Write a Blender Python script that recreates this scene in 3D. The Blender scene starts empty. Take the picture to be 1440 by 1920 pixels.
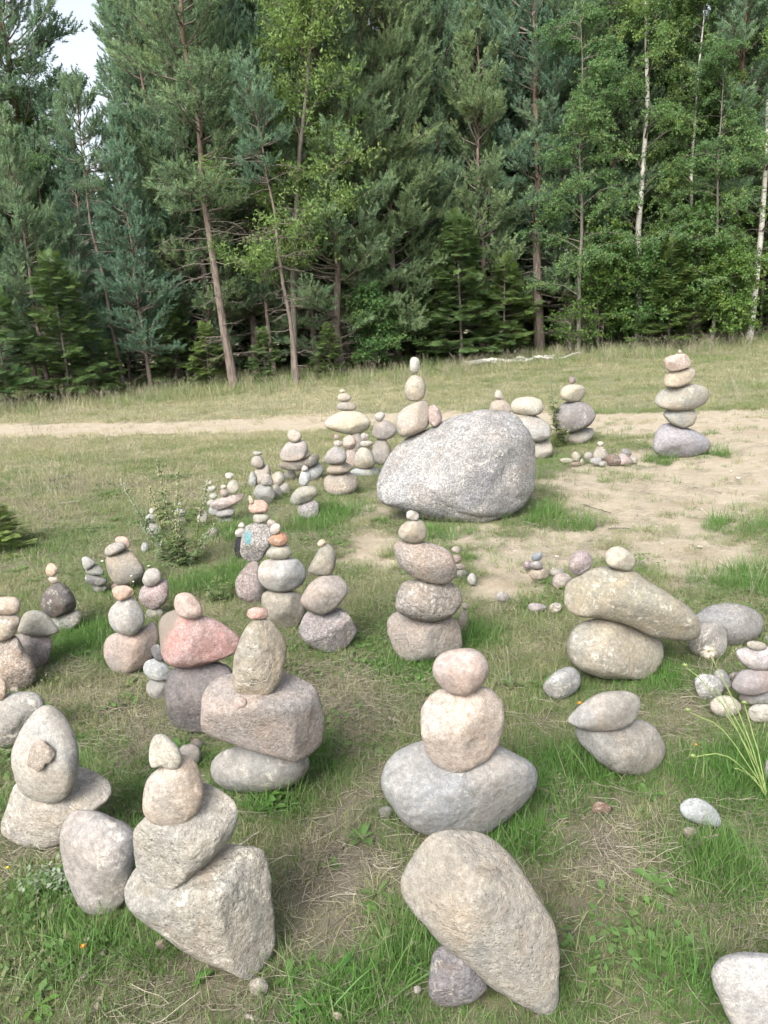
import bpy, math, random
import numpy as np
from mathutils import Vector, Matrix
from mathutils.bvhtree import BVHTree

# ------------------------------------------------------------------ camera, sky, sun, exposure
scene = bpy.context.scene
COL = scene.collection
FPX = 1443.0                      # focal length in photo pixels (1440 x 1920)
PITCH = math.radians(13.3)
ROLL = math.radians(3.2)
CAM_H = 1.5
cF = np.array([0.0, math.cos(PITCH), -math.sin(PITCH)])
u0 = np.array([0.0, math.sin(PITCH), math.cos(PITCH)])
r0 = np.array([1.0, 0.0, 0.0])
cR = math.cos(ROLL) * r0 - math.sin(ROLL) * u0
cU = math.sin(ROLL) * r0 + math.cos(ROLL) * u0
CAM = np.array([0.0, 0.0, CAM_H])
cam_data = bpy.data.cameras.new('camera')
cam_data.sensor_fit = 'HORIZONTAL'
cam_data.sensor_width = 36.0
cam_data.lens = 36.0 * FPX / 1440.0
cam_data.clip_start = 0.05
cam_data.clip_end = 2000.0
cam = bpy.data.objects.new('camera', cam_data)
COL.objects.link(cam)
cam.matrix_world = Matrix(((cR[0], cU[0], -cF[0], CAM[0]), (cR[1], cU[1], -cF[1], CAM[1]),
                           (cR[2], cU[2], -cF[2], CAM[2]), (0, 0, 0, 1)))
scene.camera = cam

SUN_ELEV = math.radians(42)
SUN_AZ = math.radians(205)        # compass-like angle from +Y, clockwise: behind the camera, a bit left
world = bpy.data.worlds.new('World')
scene.world = world
world.use_nodes = True
wn = world.node_tree
for n in list(wn.nodes): wn.nodes.remove(n)
w_out = wn.nodes.new('ShaderNodeOutputWorld')
w_bg = wn.nodes.new('ShaderNodeBackground')
w_sky = wn.nodes.new('ShaderNodeTexSky')
w_sky.sky_type = 'NISHITA'
w_sky.sun_disc = False
w_sky.sun_elevation = SUN_ELEV
w_sky.sun_rotation = SUN_AZ
w_sky.air_density = 1.0
w_sky.dust_density = 4.0
w_sky.ozone_density = 1.0
w_hs = wn.nodes.new('ShaderNodeHueSaturation')   # thin high cloud: the evening sky is nearly white
w_hs.inputs['Saturation'].default_value = 0.40
w_bg.inputs['Strength'].default_value = 0.105
wn.links.new(w_sky.outputs[0], w_hs.inputs['Color'])
wn.links.new(w_hs.outputs[0], w_bg.inputs['Color'])
wn.links.new(w_bg.outputs[0], w_out.inputs['Surface'])
sun_data = bpy.data.lights.new('sun', 'SUN')
sun_data.energy = 1.5
sun_data.angle = math.radians(32)
sun_data.color = (1.0, 0.97, 0.91)
sun = bpy.data.objects.new('sun', sun_data)
COL.objects.link(sun)
sd = Vector((math.sin(SUN_AZ) * math.cos(SUN_ELEV), math.cos(SUN_AZ) * math.cos(SUN_ELEV), math.sin(SUN_ELEV)))
sun.rotation_euler = sd.to_track_quat('Z', 'Y').to_euler()
sun.location = (0, -5, 20)
scene.view_settings.view_transform = 'Standard'
scene.view_settings.look = 'None'
scene.view_settings.exposure = 1.76
scene.view_settings.gamma = 1.0
scene.view_settings.use_curve_mapping = False
scene.cycles.use_denoising = True
scene.cycles.max_bounces = 6
scene.cycles.diffuse_bounces = 3
scene.cycles.glossy_bounces = 2
scene.cycles.transmission_bounces = 3
scene.cycles.use_light_tree = False
scene.cycles.adaptive_threshold = 0.03
scene.cycles.use_fast_gi = True
scene.cycles.fast_gi_method = 'REPLACE'
scene.cycles.ao_bounces_render = 2
world.light_settings.distance = 25.0
scene.cycles.caustics_reflective = False
scene.cycles.caustics_refractive = False

# ------------------------------------------------------------------ helpers
def ray(px, py):
    return cF + (px - 720.0) / FPX * cR + (960.0 - py) / FPX * cU

def project(P):
    d = np.asarray(P) - CAM
    z = d @ cF
    return 720 + FPX * (d @ cR) / z, 960 - FPX * (d @ cU) / z

def smooth(a, b, x):
    t = np.clip((x - a) / (b - a), 0, 1)
    return t * t * (3 - 2 * t)

def _hash(ix, iy, iz):
    n = (ix * 374761393 + iy * 668265263 + iz * 2147483647 + 1013904223) & 0xffffffff
    n = ((n ^ (n >> 13)) * 1274126177) & 0xffffffff
    n = (n ^ (n >> 16)) & 0xffffffff
    return n / 4294967295.0 * 2 - 1

def noise3(P):
    """smooth value noise in -1..1, vectorised"""
    P = np.asarray(P, float)
    i = np.floor(P).astype(np.int64)
    f = P - i
    f = f * f * f * (f * (f * 6 - 15) + 10)
    out = 0
    for a in (0, 1):
        for b in (0, 1):
            for c in (0, 1):
                w = (f[..., 0] if a else 1 - f[..., 0]) * (f[..., 1] if b else 1 - f[..., 1]) * (f[..., 2] if c else 1 - f[..., 2])
                out = out + w * _hash(i[..., 0] + a, i[..., 1] + b, i[..., 2] + c)
    return out

def noise2(x, y, s, seed=0.0):
    return noise3(np.stack([np.asarray(x) * s, np.asarray(y) * s, np.full(np.shape(x), seed + 0.37)], -1))

def ground_z(x, y):
    x = np.asarray(x, float); y = np.asarray(y, float)
    base = 0.035 * noise2(x, y, 0.45, 3) + 0.012 * noise2(x, y, 1.7, 9)
    rise = smooth(9, 26, y) * (0.42 + 0.022 * np.clip(x, -16, 16))
    return base + rise - 0.02

def ground_hit(px, py):
    r = ray(px, py)
    t = 0.3
    step = 0.1
    while t < 120:
        p = CAM + r * t
        if p[2] <= ground_z(p[0], p[1]):
            lo, hi = t - step, t
            for _ in range(20):
                m = 0.5 * (lo + hi)
                q = CAM + r * m
                if q[2] <= ground_z(q[0], q[1]): hi = m
                else: lo = m
            return CAM + r * hi
        step = 0.05 + t * 0.02
        t += step
    return CAM + r * 60

def tag(o, label=None, cat=None, group=None, kind=None):
    if label: o['label'] = label
    if cat: o['category'] = cat
    if group: o['group'] = group
    if kind: o['kind'] = kind
    return o

def np_mesh(name, V, F, mat=None, smooth_shade=False, tint=None):
    """V (n,3), F: array (m,k) or list of such arrays with different k"""
    me = bpy.data.meshes.new(name)
    V = np.asarray(V, np.float32)
    Fs = F if isinstance(F, list) else [F]
    Fs = [np.asarray(f, np.int32) for f in Fs if len(f)]
    me.vertices.add(len(V)); me.vertices.foreach_set('co', V.ravel())
    nl = sum(f.size for f in Fs)
    me.loops.add(nl)
    me.loops.foreach_set('vertex_index', np.concatenate([f.ravel() for f in Fs]))
    npoly = sum(len(f) for f in Fs)
    me.polygons.add(npoly)
    starts = []; s = 0
    for f in Fs:
        starts.append(s + np.arange(len(f)) * f.shape[1]); s += f.size
    me.polygons.foreach_set('loop_start', np.concatenate(starts).astype(np.int32))
    if smooth_shade:
        me.polygons.foreach_set('use_smooth', np.ones(npoly, bool))
    if tint is not None:
        at = me.attributes.new('tint', 'FLOAT', 'POINT')
        at.data.foreach_set('value', np.asarray(tint, np.float32))
    me.update(calc_edges=True)
    if mat: me.materials.append(mat)
    return me

def link(name, data, parent=None, loc=None):
    o = bpy.data.objects.new(name, data)
    COL.objects.link(o)
    if parent: o.parent = parent
    if loc is not None: o.location = loc
    return o

def srgb(h, k=1.0):
    c = [int(h[i:i + 2], 16) / 255 for i in (0, 2, 4)]
    return tuple(k * (v / 12.92 if v <= 0.04045 else ((v + 0.055) / 1.055) ** 2.4) for v in c)

# ------------------------------------------------------------------ materials
class NT:
    def __init__(s, name):
        s.m = bpy.data.materials.new(name); s.m.use_nodes = True
        s.t = s.m.node_tree
        for n in list(s.t.nodes): s.t.nodes.remove(n)
        s.out = s.t.nodes.new('ShaderNodeOutputMaterial')
    def n(s, typ, **kw):
        nd = s.t.nodes.new('ShaderNode' + typ)
        for k, v in kw.items():
            if k in nd.inputs: s.set(nd.inputs[k], v)
            else: setattr(nd, k, v)
        return nd
    def set(s, inp, v):
        if hasattr(v, 'links') or isinstance(v, bpy.types.NodeSocket): s.t.links.new(v, inp)
        else: inp.default_value = v
    def mix(s, fac, a, b, mode='MIX'):
        nd = s.t.nodes.new('ShaderNodeMix'); nd.data_type = 'RGBA'; nd.blend_type = mode
        s.set(nd.inputs[0], fac)
        for i, v in ((6, a), (7, b)):
            s.set(nd.inputs[i], v if isinstance(v, bpy.types.NodeSocket) else (v[0], v[1], v[2], 1.0))
        return nd.outputs[2]
    def ramp(s, fac, stops):
        nd = s.t.nodes.new('ShaderNodeValToRGB')
        el = nd.color_ramp.elements
        while len(el) > 1: el.remove(el[-1])
        for i, (p, c) in enumerate(stops):
            e = el[0] if i == 0 else el.new(p)
            e.position = p
            e.color = (c, c, c, 1) if not isinstance(c, (tuple, list)) else (c[0], c[1], c[2], 1)
        s.set(nd.inputs[0], fac)
        return nd.outputs[0]
    def noise(s, vec, scale, detail=4, rough=0.55, dist=0.0):
        nd = s.n('TexNoise', Scale=scale, Detail=detail, Roughness=rough, Distortion=dist)
        s.set(nd.inputs['Vector'], vec); return nd.outputs[0]
    def math(s, op, a, b=0.0):
        nd = s.t.nodes.new('ShaderNodeMath'); nd.operation = op
        s.set(nd.inputs[0], a); s.set(nd.inputs[1], b); return nd.outputs[0]

def hsv(nt, col, h=0.5, s=1.0, v=1.0):
    nd = nt.n('HueSaturation'); nt.set(nd.inputs['Color'], col)
    nt.set(nd.inputs['Hue'], h); nt.set(nd.inputs['Saturation'], s); nt.set(nd.inputs['Value'], v)
    return nd.outputs[0]

def stone_material(name, grain, speck, mott, white, bump, pits=0.0, dark=0.5, extra=None, veins=1.0):
    """grain: crystals per metre; speck / mott / white: strengths of crystals, mottling and pale scuffs"""
    nt = NT(name)
    tc = nt.n('TexCoord'); oi = nt.n('ObjectInfo')
    off = nt.n('VectorMath', operation='SCALE'); nt.set(off.inputs[0], (17.3, 9.1, 23.7)); nt.set(off.inputs[3], oi.outputs['Random'])
    add = nt.n('VectorMath', operation='ADD'); nt.set(add.inputs[0], tc.outputs['Object']); nt.set(add.inputs[1], off.outputs[0])
    wn_ = nt.n('TexWhiteNoise', noise_dimensions='1D'); nt.set(wn_.inputs['W'], nt.math('MULTIPLY', oi.outputs['Random'], 91.7))
    rs = nt.n('SeparateColor'); nt.set(rs.inputs[0], wn_.outputs['Color'])
    ra, rb, rc = rs.outputs[0], rs.outputs[1], rs.outputs[2]
    scl_ = nt.n('VectorMath', operation='SCALE'); nt.set(scl_.inputs[0], add.outputs[0])
    nt.set(scl_.inputs[3], nt.math('ADD', nt.math('MULTIPLY', ra, 0.7), 0.75))
    P = scl_.outputs[0]
    speck = nt.math('MULTIPLY', nt.math('ADD', nt.math('MULTIPLY', rb, 1.2), 0.35), speck)
    white = nt.math('MULTIPLY', nt.math('ADD', nt.math('MULTIPLY', rc, 1.3), 0.1), white)
    base = oi.outputs['Color']
    # broad colour drift: paler, warmer and greyer areas
    n1 = nt.noise(P, 6.0, 5, 0.6, 0.6)
    n2 = nt.noise(P, 15.0, 4, 0.65)
    c = nt.mix(nt.ramp(n1, [(0.35, 0.0), (0.65, 1.0)]), hsv(nt, base, 0.5, 0.75, 0.85), hsv(nt, base, 0.488, 1.12, 1.10))
    c = nt.mix(nt.math('MULTIPLY', nt.ramp(n2, [(0.42, 0.0), (0.66, 1.0)]), mott), c, hsv(nt, base, 0.5, 0.45, 0.66))
    # cool and warm sides of the same stone
    nw = nt.noise(P, 3.2, 3, 0.5, 0.8)
    c = nt.mix(0.85, c, nt.ramp(nw, [(0.36, (0.93, 0.985, 1.05)), (0.5, (1.0, 1.0, 1.0)), (0.64, (1.06, 0.99, 0.91))]), 'MULTIPLY')
    # mineral grains
    v1 = nt.n('TexVoronoi', Scale=grain); nt.set(v1.inputs['Vector'], P)
    sp = nt.ramp(v1.outputs['Color'], [(0.0, 0.0), (1.0, 1.0)])
    dk = nt.math('MULTIPLY', nt.ramp(sp, [(0.26, 1.0), (0.42, 0.0)]), speck)
    lt = nt.math('MULTIPLY', nt.ramp(sp, [(0.60, 0.0), (0.74, 1.0)]), speck)
    c = nt.mix(dk, c, hsv(nt, base, 0.5, 0.7, dark))
    c = nt.mix(lt, c, hsv(nt, base, 0.5, 0.45, 1.45))
    # fine grain
    n3 = nt.noise(P, grain * 1.7, 2, 0.6)
    c = nt.mix(0.45, c, nt.mix(nt.ramp(n3, [(0.3, 0.0), (0.7, 1.0)]), hsv(nt, c, 0.5, 1, 0.72), hsv(nt, c, 0.5, 0.9, 1.25)))
    n7 = nt.noise(P, 55.0, 6, 0.72)
    c = nt.mix(0.75, c, nt.mix(nt.ramp(n7, [(0.34, 0.0), (0.66, 1.0)]), hsv(nt, c, 0.5, 1.15, 0.62), hsv(nt, c, 0.5, 0.85, 1.26)))
    # pale scuffs and lichen
    n4 = nt.noise(P, 34.0, 9, 0.8, 0.4)
    n5 = nt.noise(P, 6.5, 5, 0.62)
    wf = nt.math('MULTIPLY', nt.ramp(n4, [(0.53, 0.0), (0.62, 1.0)]), nt.ramp(n5, [(0.44, 0.0), (0.62, 1.0)]))
    c = nt.mix(nt.math('MULTIPLY', wf, white), c, (0.62, 0.58, 0.50))
    # brownish stains and thin darker scratches
    n6 = nt.noise(P, 4.0, 6, 0.7, 2.0)
    c = nt.mix(nt.math('MULTIPLY', nt.ramp(n6, [(0.58, 0.0), (0.68, 1.0)]), 0.5), c, nt.mix(0.55, base, (0.22, 0.15, 0.09)))
    # a few hairline veins and cracks
    vd = nt.n('TexNoise', Scale=5.0, Detail=4.0); nt.set(vd.inputs['Vector'], P)
    vv = nt.n('VectorMath', operation='ADD'); nt.set(vv.inputs[0], P)
    vs = nt.n('VectorMath', operation='SCALE'); nt.set(vs.inputs[0], vd.outputs['Color']); nt.set(vs.inputs[3], 0.16)
    nt.set(vv.inputs[1], vs.outputs[0])
    v3 = nt.n('TexVoronoi', Scale=5.5, feature='DISTANCE_TO_EDGE'); nt.set(v3.inputs['Vector'], vv.outputs[0])
    crack = nt.math('MULTIPLY', nt.ramp(v3.outputs['Distance'], [(0.002, 1.0), (0.011, 0.0)]), nt.ramp(nt.noise(P, 7.0, 3, 0.5), [(0.54, 0.0), (0.66, 0.5 * veins)]))
    c = nt.mix(nt.math('MULTIPLY', crack, nt.ramp(rb, [(0.35, 0.0), (0.5, 1.0)])), c, hsv(nt, base, 0.5, 0.9, 0.45))
    c = nt.mix(nt.math('MULTIPLY', nt.math('MULTIPLY', crack, 0.8), nt.ramp(rb, [(0.15, 1.0), (0.3, 0.0)])), c, (0.6, 0.55, 0.47))
    if extra: c = extra(nt, tc, P, c, base)
    # relief
    h = nt.math('ADD', nt.math('MULTIPLY', nt.noise(P, 26.0, 9, 0.7), 1.1), nt.math('MULTIPLY', n3, 0.3))
    if pits:
        v2 = nt.n('TexVoronoi', Scale=grain * 0.35); nt.set(v2.inputs['Vector'], P)
        h = nt.math('ADD', h, nt.math('MULTIPLY', nt.ramp(v2.outputs['Distance'], [(0.0, 0.0), (0.35, 1.0)]), pits))
    h = nt.math('SUBTRACT', h, nt.math('MULTIPLY', crack, 0.5))
    bp = nt.n('Bump', Strength=bump, Distance=0.02); nt.set(bp.inputs['Height'], h)
    b = nt.n('BsdfPrincipled', Roughness=0.88)
    b.inputs['Specular IOR Level'].default_value = 0.25
    nt.set(b.inputs['Base Color'], c); nt.set(b.inputs['Normal'], bp.outputs[0])
    nt.t.links.new(b.outputs[0], nt.out.inputs['Surface'])
    return nt.m

def paint_extra(nt, tc, P, c, base):
    # a rubbed patch of turquoise paint on one face, in the stone's own coordinates
    mp = nt.n('Mapping'); nt.set(mp.inputs['Vector'], tc.outputs['Object'])
    mp.inputs['Location'].default_value = (0.045, 0.0, -0.032)
    mp.inputs['Scale'].default_value = (1.3, 0.1, 0.8)
    ln = nt.n('VectorMath', operation='LENGTH'); nt.set(ln.inputs[0], mp.outputs[0])
    d = nt.math('ADD', ln.outputs['Value'], nt.math('MULTIPLY', nt.math('SUBTRACT', nt.noise(P, 30, 5, 0.7), 0.5), 0.06))
    return nt.mix(nt.ramp(d, [(0.020, 0.75), (0.042, 0.0)]), c, (0.08, 0.24, 0.27))

def cap_extra(nt, tc, P, c, base):
    # grey weathered cap at one upper end of the red stone
    sp = nt.n('SeparateXYZ'); nt.set(sp.inputs[0], tc.outputs['Object'])
    d = nt.math('ADD', nt.math('SUBTRACT', nt.math('MULTIPLY', sp.outputs['Z'], 0.6), sp.outputs['X']),
                nt.math('MULTIPLY', nt.math('SUBTRACT', nt.noise(P, 12, 5, 0.6), 0.5), 0.12))
    return nt.mix(nt.ramp(d, [(0.095, 0.0), (0.125, 0.85)]), c, (0.17, 0.155, 0.13))

def boulder_extra(nt, tc, P, c, base):
    # broad weathered areas: pale crusted ones and darker bluish ones
    n = nt.noise(P, 1.9, 5, 0.6, 0.8); m = nt.noise(P, 1.1, 4, 0.55, 0.5)
    c = nt.mix(nt.ramp(n, [(0.48, 0.0), (0.62, 0.55)]), c, hsv(nt, c, 0.5, 0.6, 1.3))
    return nt.mix(nt.ramp(m, [(0.52, 0.0), (0.66, 0.6)]), c, nt.mix(0.8, c, (0.62, 0.62, 0.72), 'MULTIPLY'))

MAT = {
    's': stone_material('smooth_stone', 300, 0.20, 0.5, 0.8, 0.55),
    'g': stone_material('granite_stone', 240, 0.24, 0.45, 0.6, 0.5, dark=0.6),
    'c': stone_material('coarse_stone', 140, 0.36, 0.55, 0.7, 0.75, pits=0.25, dark=0.5),
    'r': stone_material('rough_stone', 210, 0.24, 0.5, 1.0, 0.85, pits=0.25, dark=0.6),
    'B': stone_material('boulder_stone', 115, 0.7, 0.8, 1.0, 0.9, pits=0.25, dark=0.45, veins=0.15, extra=boulder_extra),
    'p': stone_material('painted_stone', 110, 0.6, 0.6, 0.8, 0.8, pits=0.3, dark=0.5, extra=paint_extra),
    'R': stone_material('red_stone', 260, 0.3, 0.4, 0.4, 0.55, dark=0.65, extra=cap_extra),
}

def leaf_material(name, ramp, trans=0.3, instancer=False, rough=0.55):
    nt = NT(name)
    at = nt.n('Attribute'); at.attribute_name = 'tint'
    at.attribute_type = 'INSTANCER' if instancer else 'GEOMETRY'
    fac = at.outputs['Fac']
    if instancer:
        at2 = nt.n('Attribute'); at2.attribute_name = 'tint'; at2.attribute_type = 'GEOMETRY'
        fac = nt.math('ADD', fac, nt.math('MULTIPLY', nt.math('SUBTRACT', at2.outputs['Fac'], 0.5), 0.45))
    c = nt.ramp(fac, ramp)
    if not instancer:
        oi = nt.n('ObjectInfo')
        c = nt.mix(0.9, c, nt.ramp(oi.outputs['Random'], [(0.0, (0.86, 0.95, 1.08)), (0.45, (1.0, 1.0, 0.95)), (0.8, (1.08, 1.03, 0.90)), (1.0, (1.16, 1.07, 0.84))]), 'MULTIPLY')
    d = nt.n('BsdfPrincipled', Roughness=rough); nt.set(d.inputs['Base Color'], c)
    d.inputs['Specular IOR Level'].default_value = 0.3
    tr = nt.n('BsdfTranslucent'); nt.set(tr.inputs['Color'], hsv(nt, c, 0.485, 1.1, 1.2))
    mx = nt.n('MixShader'); mx.inputs[0].default_value = trans
    nt.t.links.new(d.outputs[0], mx.inputs[1]); nt.t.links.new(tr.outputs[0], mx.inputs[2])
    nt.t.links.new(mx.outputs[0], nt.out.inputs['Surface'])
    return nt.m

def wood_material(name, dark, light, scale=(14, 14, 3), upper=None, z0=3.0, z1=7.0):
    nt = NT(name)
    tc = nt.n('TexCoord')
    mp = nt.n('Mapping'); nt.set(mp.inputs['Vector'], tc.outputs['Object']); mp.inputs['Scale'].default_value = scale
    n = nt.noise(mp.outputs[0], 1.0, 6, 0.65, 0.4)
    c = nt.mix(nt.ramp(n, [(0.35, 0.0), (0.65, 1.0)]), dark, light)
    if upper:
        sp = nt.n('SeparateXYZ'); nt.set(sp.inputs[0], tc.outputs['Object'])
        z = nt.math('ADD', sp.outputs['Z'], nt.math('MULTIPLY', nt.math('SUBTRACT', n, 0.5), 3.0))
        mr = nt.n('MapRange'); nt.set(mr.inputs['Value'], z); mr.inputs['From Min'].default_value = z0; mr.inputs['From Max'].default_value = z1
        c = nt.mix(mr.outputs[0], c, nt.mix(nt.ramp(n, [(0.35, 0.0), (0.65, 1.0)]), upper[0], upper[1]))
    bp = nt.n('Bump', Strength=0.8, Distance=0.03); nt.set(bp.inputs['Height'], n)
    b = nt.n('BsdfPrincipled', Roughness=0.9); nt.set(b.inputs['Base Color'], c); nt.set(b.inputs['Normal'], bp.outputs[0])
    b.inputs['Specular IOR Level'].default_value = 0.2
    nt.t.links.new(b.outputs[0], nt.out.inputs['Surface'])
    return nt.m
# ------------------------------------------------------------------ ground
SAND_PX = [   # worn sandy areas (photo pixels laid on the ground)
    '-300,808 0,796 300,792 600,779 750,774 960,772 1100,777 1250,772 1440,764 1800,758 1800,800 1440,815 1330,812 1200,818 1000,808 700,802 500,808 300,814 0,818 -300,826',
    '1010,890 1100,868 1180,845 1225,820 1340,812 1440,808 1700,800 1700,915 1440,935 1400,960 1380,1000 1440,1040 1440,1080 1340,1120 1260,1120 1200,1060 1120,1060 1020,1105 930,1145 880,1125 864,1040 890,1000 960,1012 1090,975',
    '820,985 920,985 940,1010 890,1040 850,1030',
    '640,945 700,930 716,990 740,1060 690,1085 640,1060 660,1010',
]
SOIL_PX = [   # thin worn turf with bare brown soil
    '540,1260 700,1230 730,1340 700,1400 640,1420 560,1330',
    '600,1500 720,1470 740,1620 720,1760 560,1800 530,1640',
    '1040,1500 1180,1480 1200,1600 1130,1750 1060,1700',
    '400,1830 560,1830 560,1920 380,1920',
    '-50,1580 110,1590 120,1640 -50,1660',
    '1180,1290 1330,1270 1330,1330 1270,1400 1240,1330',
    '240,1330 300,1310 310,1400 260,1430',
    '260,1720 420,1820 480,1900 300,1860',
]
def to_ground(poly):
    out = []
    for q in poly.split():
        a, b = q.split(','); p = ground_hit(float(a), float(b)); out.append((p[0], p[1]))
    return np.array(out)
SAND = [to_ground(p) for p in SAND_PX]
SOIL = [to_ground(p) for p in SOIL_PX]

def sdist(poly, x, y):
    """signed distance to a polygon, negative inside"""
    d = np.full(np.shape(x), 1e9); ins = np.zeros(np.shape(x), bool)
    n = len(poly)
    for i in range(n):
        x0, y0 = poly[i]; x1, y1 = poly[(i + 1) % n]
        ex, ey = x1 - x0, y1 - y0
        t = np.clip(((x - x0) * ex + (y - y0) * ey) / (ex * ex + ey * ey + 1e-12), 0, 1)
        d = np.minimum(d, np.hypot(x - x0 - t * ex, y - y0 - t * ey))
        cond = ((y0 > y) != (y1 > y))
        with np.errstate(divide='ignore', invalid='ignore'):
            xi = ex * (y - y0) / (ey if abs(ey) > 1e-9 else 1e-9) + x0
        ins ^= cond & (x < xi)
    return np.where(ins, -d, d)

def mask(polys, x, y, soft, wob):
    m = np.zeros(np.shape(x))
    for p in polys:
        lo = p.min(0) - 2; hi = p.max(0) + 2
        k = (x > lo[0]) & (x < hi[0]) & (y > lo[1]) & (y < hi[1])
        if not k.any(): continue
        xx, yy = x[k], y[k]
        ds = sdist(p, xx, yy) + wob * (noise2(xx, yy, 2.2, 5) + 0.7 * noise2(xx, yy, 5.5, 8))
        m[k] = np.maximum(m[k], 1 - smooth(-soft, soft, ds))
    return m

def sand_mask(x, y): return mask(SAND, x, y, 0.16, 0.16 + 0.0)
def soil_mask(x, y): return mask(SOIL, x, y, 0.10, 0.06)

def axis(fine0, fine1, step, far0, far1, grow=1.18):
    a = list(np.arange(fine0, fine1, step))
    s = step; v = fine0
    while v > far0: s *= grow; v -= s; a.insert(0, v)
    s = step; v = a[-1]
    while v < far1: s *= grow; v += s; a.append(v)
    return np.array(a)
gx = axis(-4.5, 4.5, 0.045, -150, 150)
gy = axis(0.4, 10.0, 0.045, -60, 220)
GX, GY = np.meshgrid(gx, gy)
fx, fy = GX.ravel(), GY.ravel()
sm = sand_mask(fx, fy); so = soil_mask(fx, fy)
gz = ground_z(fx, fy) - 0.018 * sm + sm * (0.016 * noise2(fx, fy, 2.4, 12) + 0.012 * noise2(fx, fy, 4.5, 13)) * (fy < 14) + (0.007 * noise2(fx, fy, 6.0, 2) + 0.004 * noise2(fx, fy, 15.0, 4)) * (fy < 14)
nx_, ny_ = len(gx), len(gy)
ii = np.arange(nx_ * ny_).reshape(ny_, nx_)
GF = np.stack([ii[:-1, :-1], ii[:-1, 1:], ii[1:, 1:], ii[1:, :-1]], -1).reshape(-1, 4)

nt = NT('ground_soil')
tc = nt.n('TexCoord'); P = tc.outputs['Object']
a1 = nt.n('Attribute'); a1.attribute_name = 'sand'
a2 = nt.n('Attribute'); a2.attribute_name = 'soil'
nA = nt.noise(P, 1.3, 6, 0.62, 0.5); nB = nt.noise(P, 9.0, 6, 0.7, 0.3); nC = nt.noise(P, 60.0, 8, 0.8); nD = nt.noise(P, 210.0, 4, 0.75)
turf = nt.mix(nt.ramp(nA, [(0.38, 0.0), (0.62, 1.0)]), (0.16, 0.155, 0.092), (0.225, 0.205, 0.138))
turf = nt.mix(nt.ramp(nB, [(0.45, 0.0), (0.6, 0.8)]), turf, (0.14, 0.165, 0.07))
soil = nt.mix(nt.ramp(nB, [(0.3, 0.0), (0.7, 1.0)]), (0.155, 0.13, 0.098), (0.27, 0.23, 0.175))
sand = nt.mix(nt.ramp(nB, [(0.3, 0.0), (0.7, 1.0)]), (0.31, 0.265, 0.198), (0.42, 0.365, 0.28))
sand = nt.mix(nt.ramp(nA, [(0.5, 0.0), (0.68, 0.55)]), sand, (0.27, 0.215, 0.145))
c = nt.mix(nt.math('MULTIPLY', a2.outputs['Fac'], nt.ramp(nB, [(0.3, 0.55), (0.6, 1.0)])), turf, soil)
sf = nt.math('ADD', a1.outputs['Fac'], nt.math('MULTIPLY', nt.math('SUBTRACT', nB, 0.5), 0.9))
c = nt.mix(nt.ramp(sf, [(0.22, 0.0), (0.5, 1.0)]), c, sand)
c = nt.mix(0.6, c, nt.mix(nt.ramp(nC, [(0.3, 0.0), (0.7, 1.0)]), hsv(nt, c, 0.5, 1.1, 0.62), hsv(nt, c, 0.5, 0.9, 1.3)))
c = nt.mix(nt.ramp(nD, [(0.62, 0.0), (0.72, 0.5)]), c, (0.36, 0.31, 0.23))
hh = nt.math('ADD', nt.math('MULTIPLY', nB, 0.7), nt.math('ADD', nt.math('MULTIPLY', nC, 0.35), nt.math('MULTIPLY', nD, 0.12)))
bp = nt.n('Bump', Strength=0.85, Distance=0.035); nt.set(bp.inputs['Height'], hh)
b = nt.n('BsdfPrincipled', Roughness=0.95); b.inputs['Specular IOR Level'].default_value = 0.15
nt.set(b.inputs['Base Color'], c); nt.set(b.inputs['Normal'], bp.outputs[0])
nt.t.links.new(b.outputs[0], nt.out.inputs['Surface'])
me = np_mesh('ground', np.stack([fx, fy, gz], 1), GF, nt.m, True)
for nm, arr in (('sand', sm), ('soil', so)):
    at = me.attributes.new(nm, 'FLOAT', 'POINT'); at.data.foreach_set('value', arr.astype(np.float32))
ground = link('ground', me)
tag(ground, 'grassy clearing floor with worn sandy path and bare patches', 'ground', kind='structure')
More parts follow.
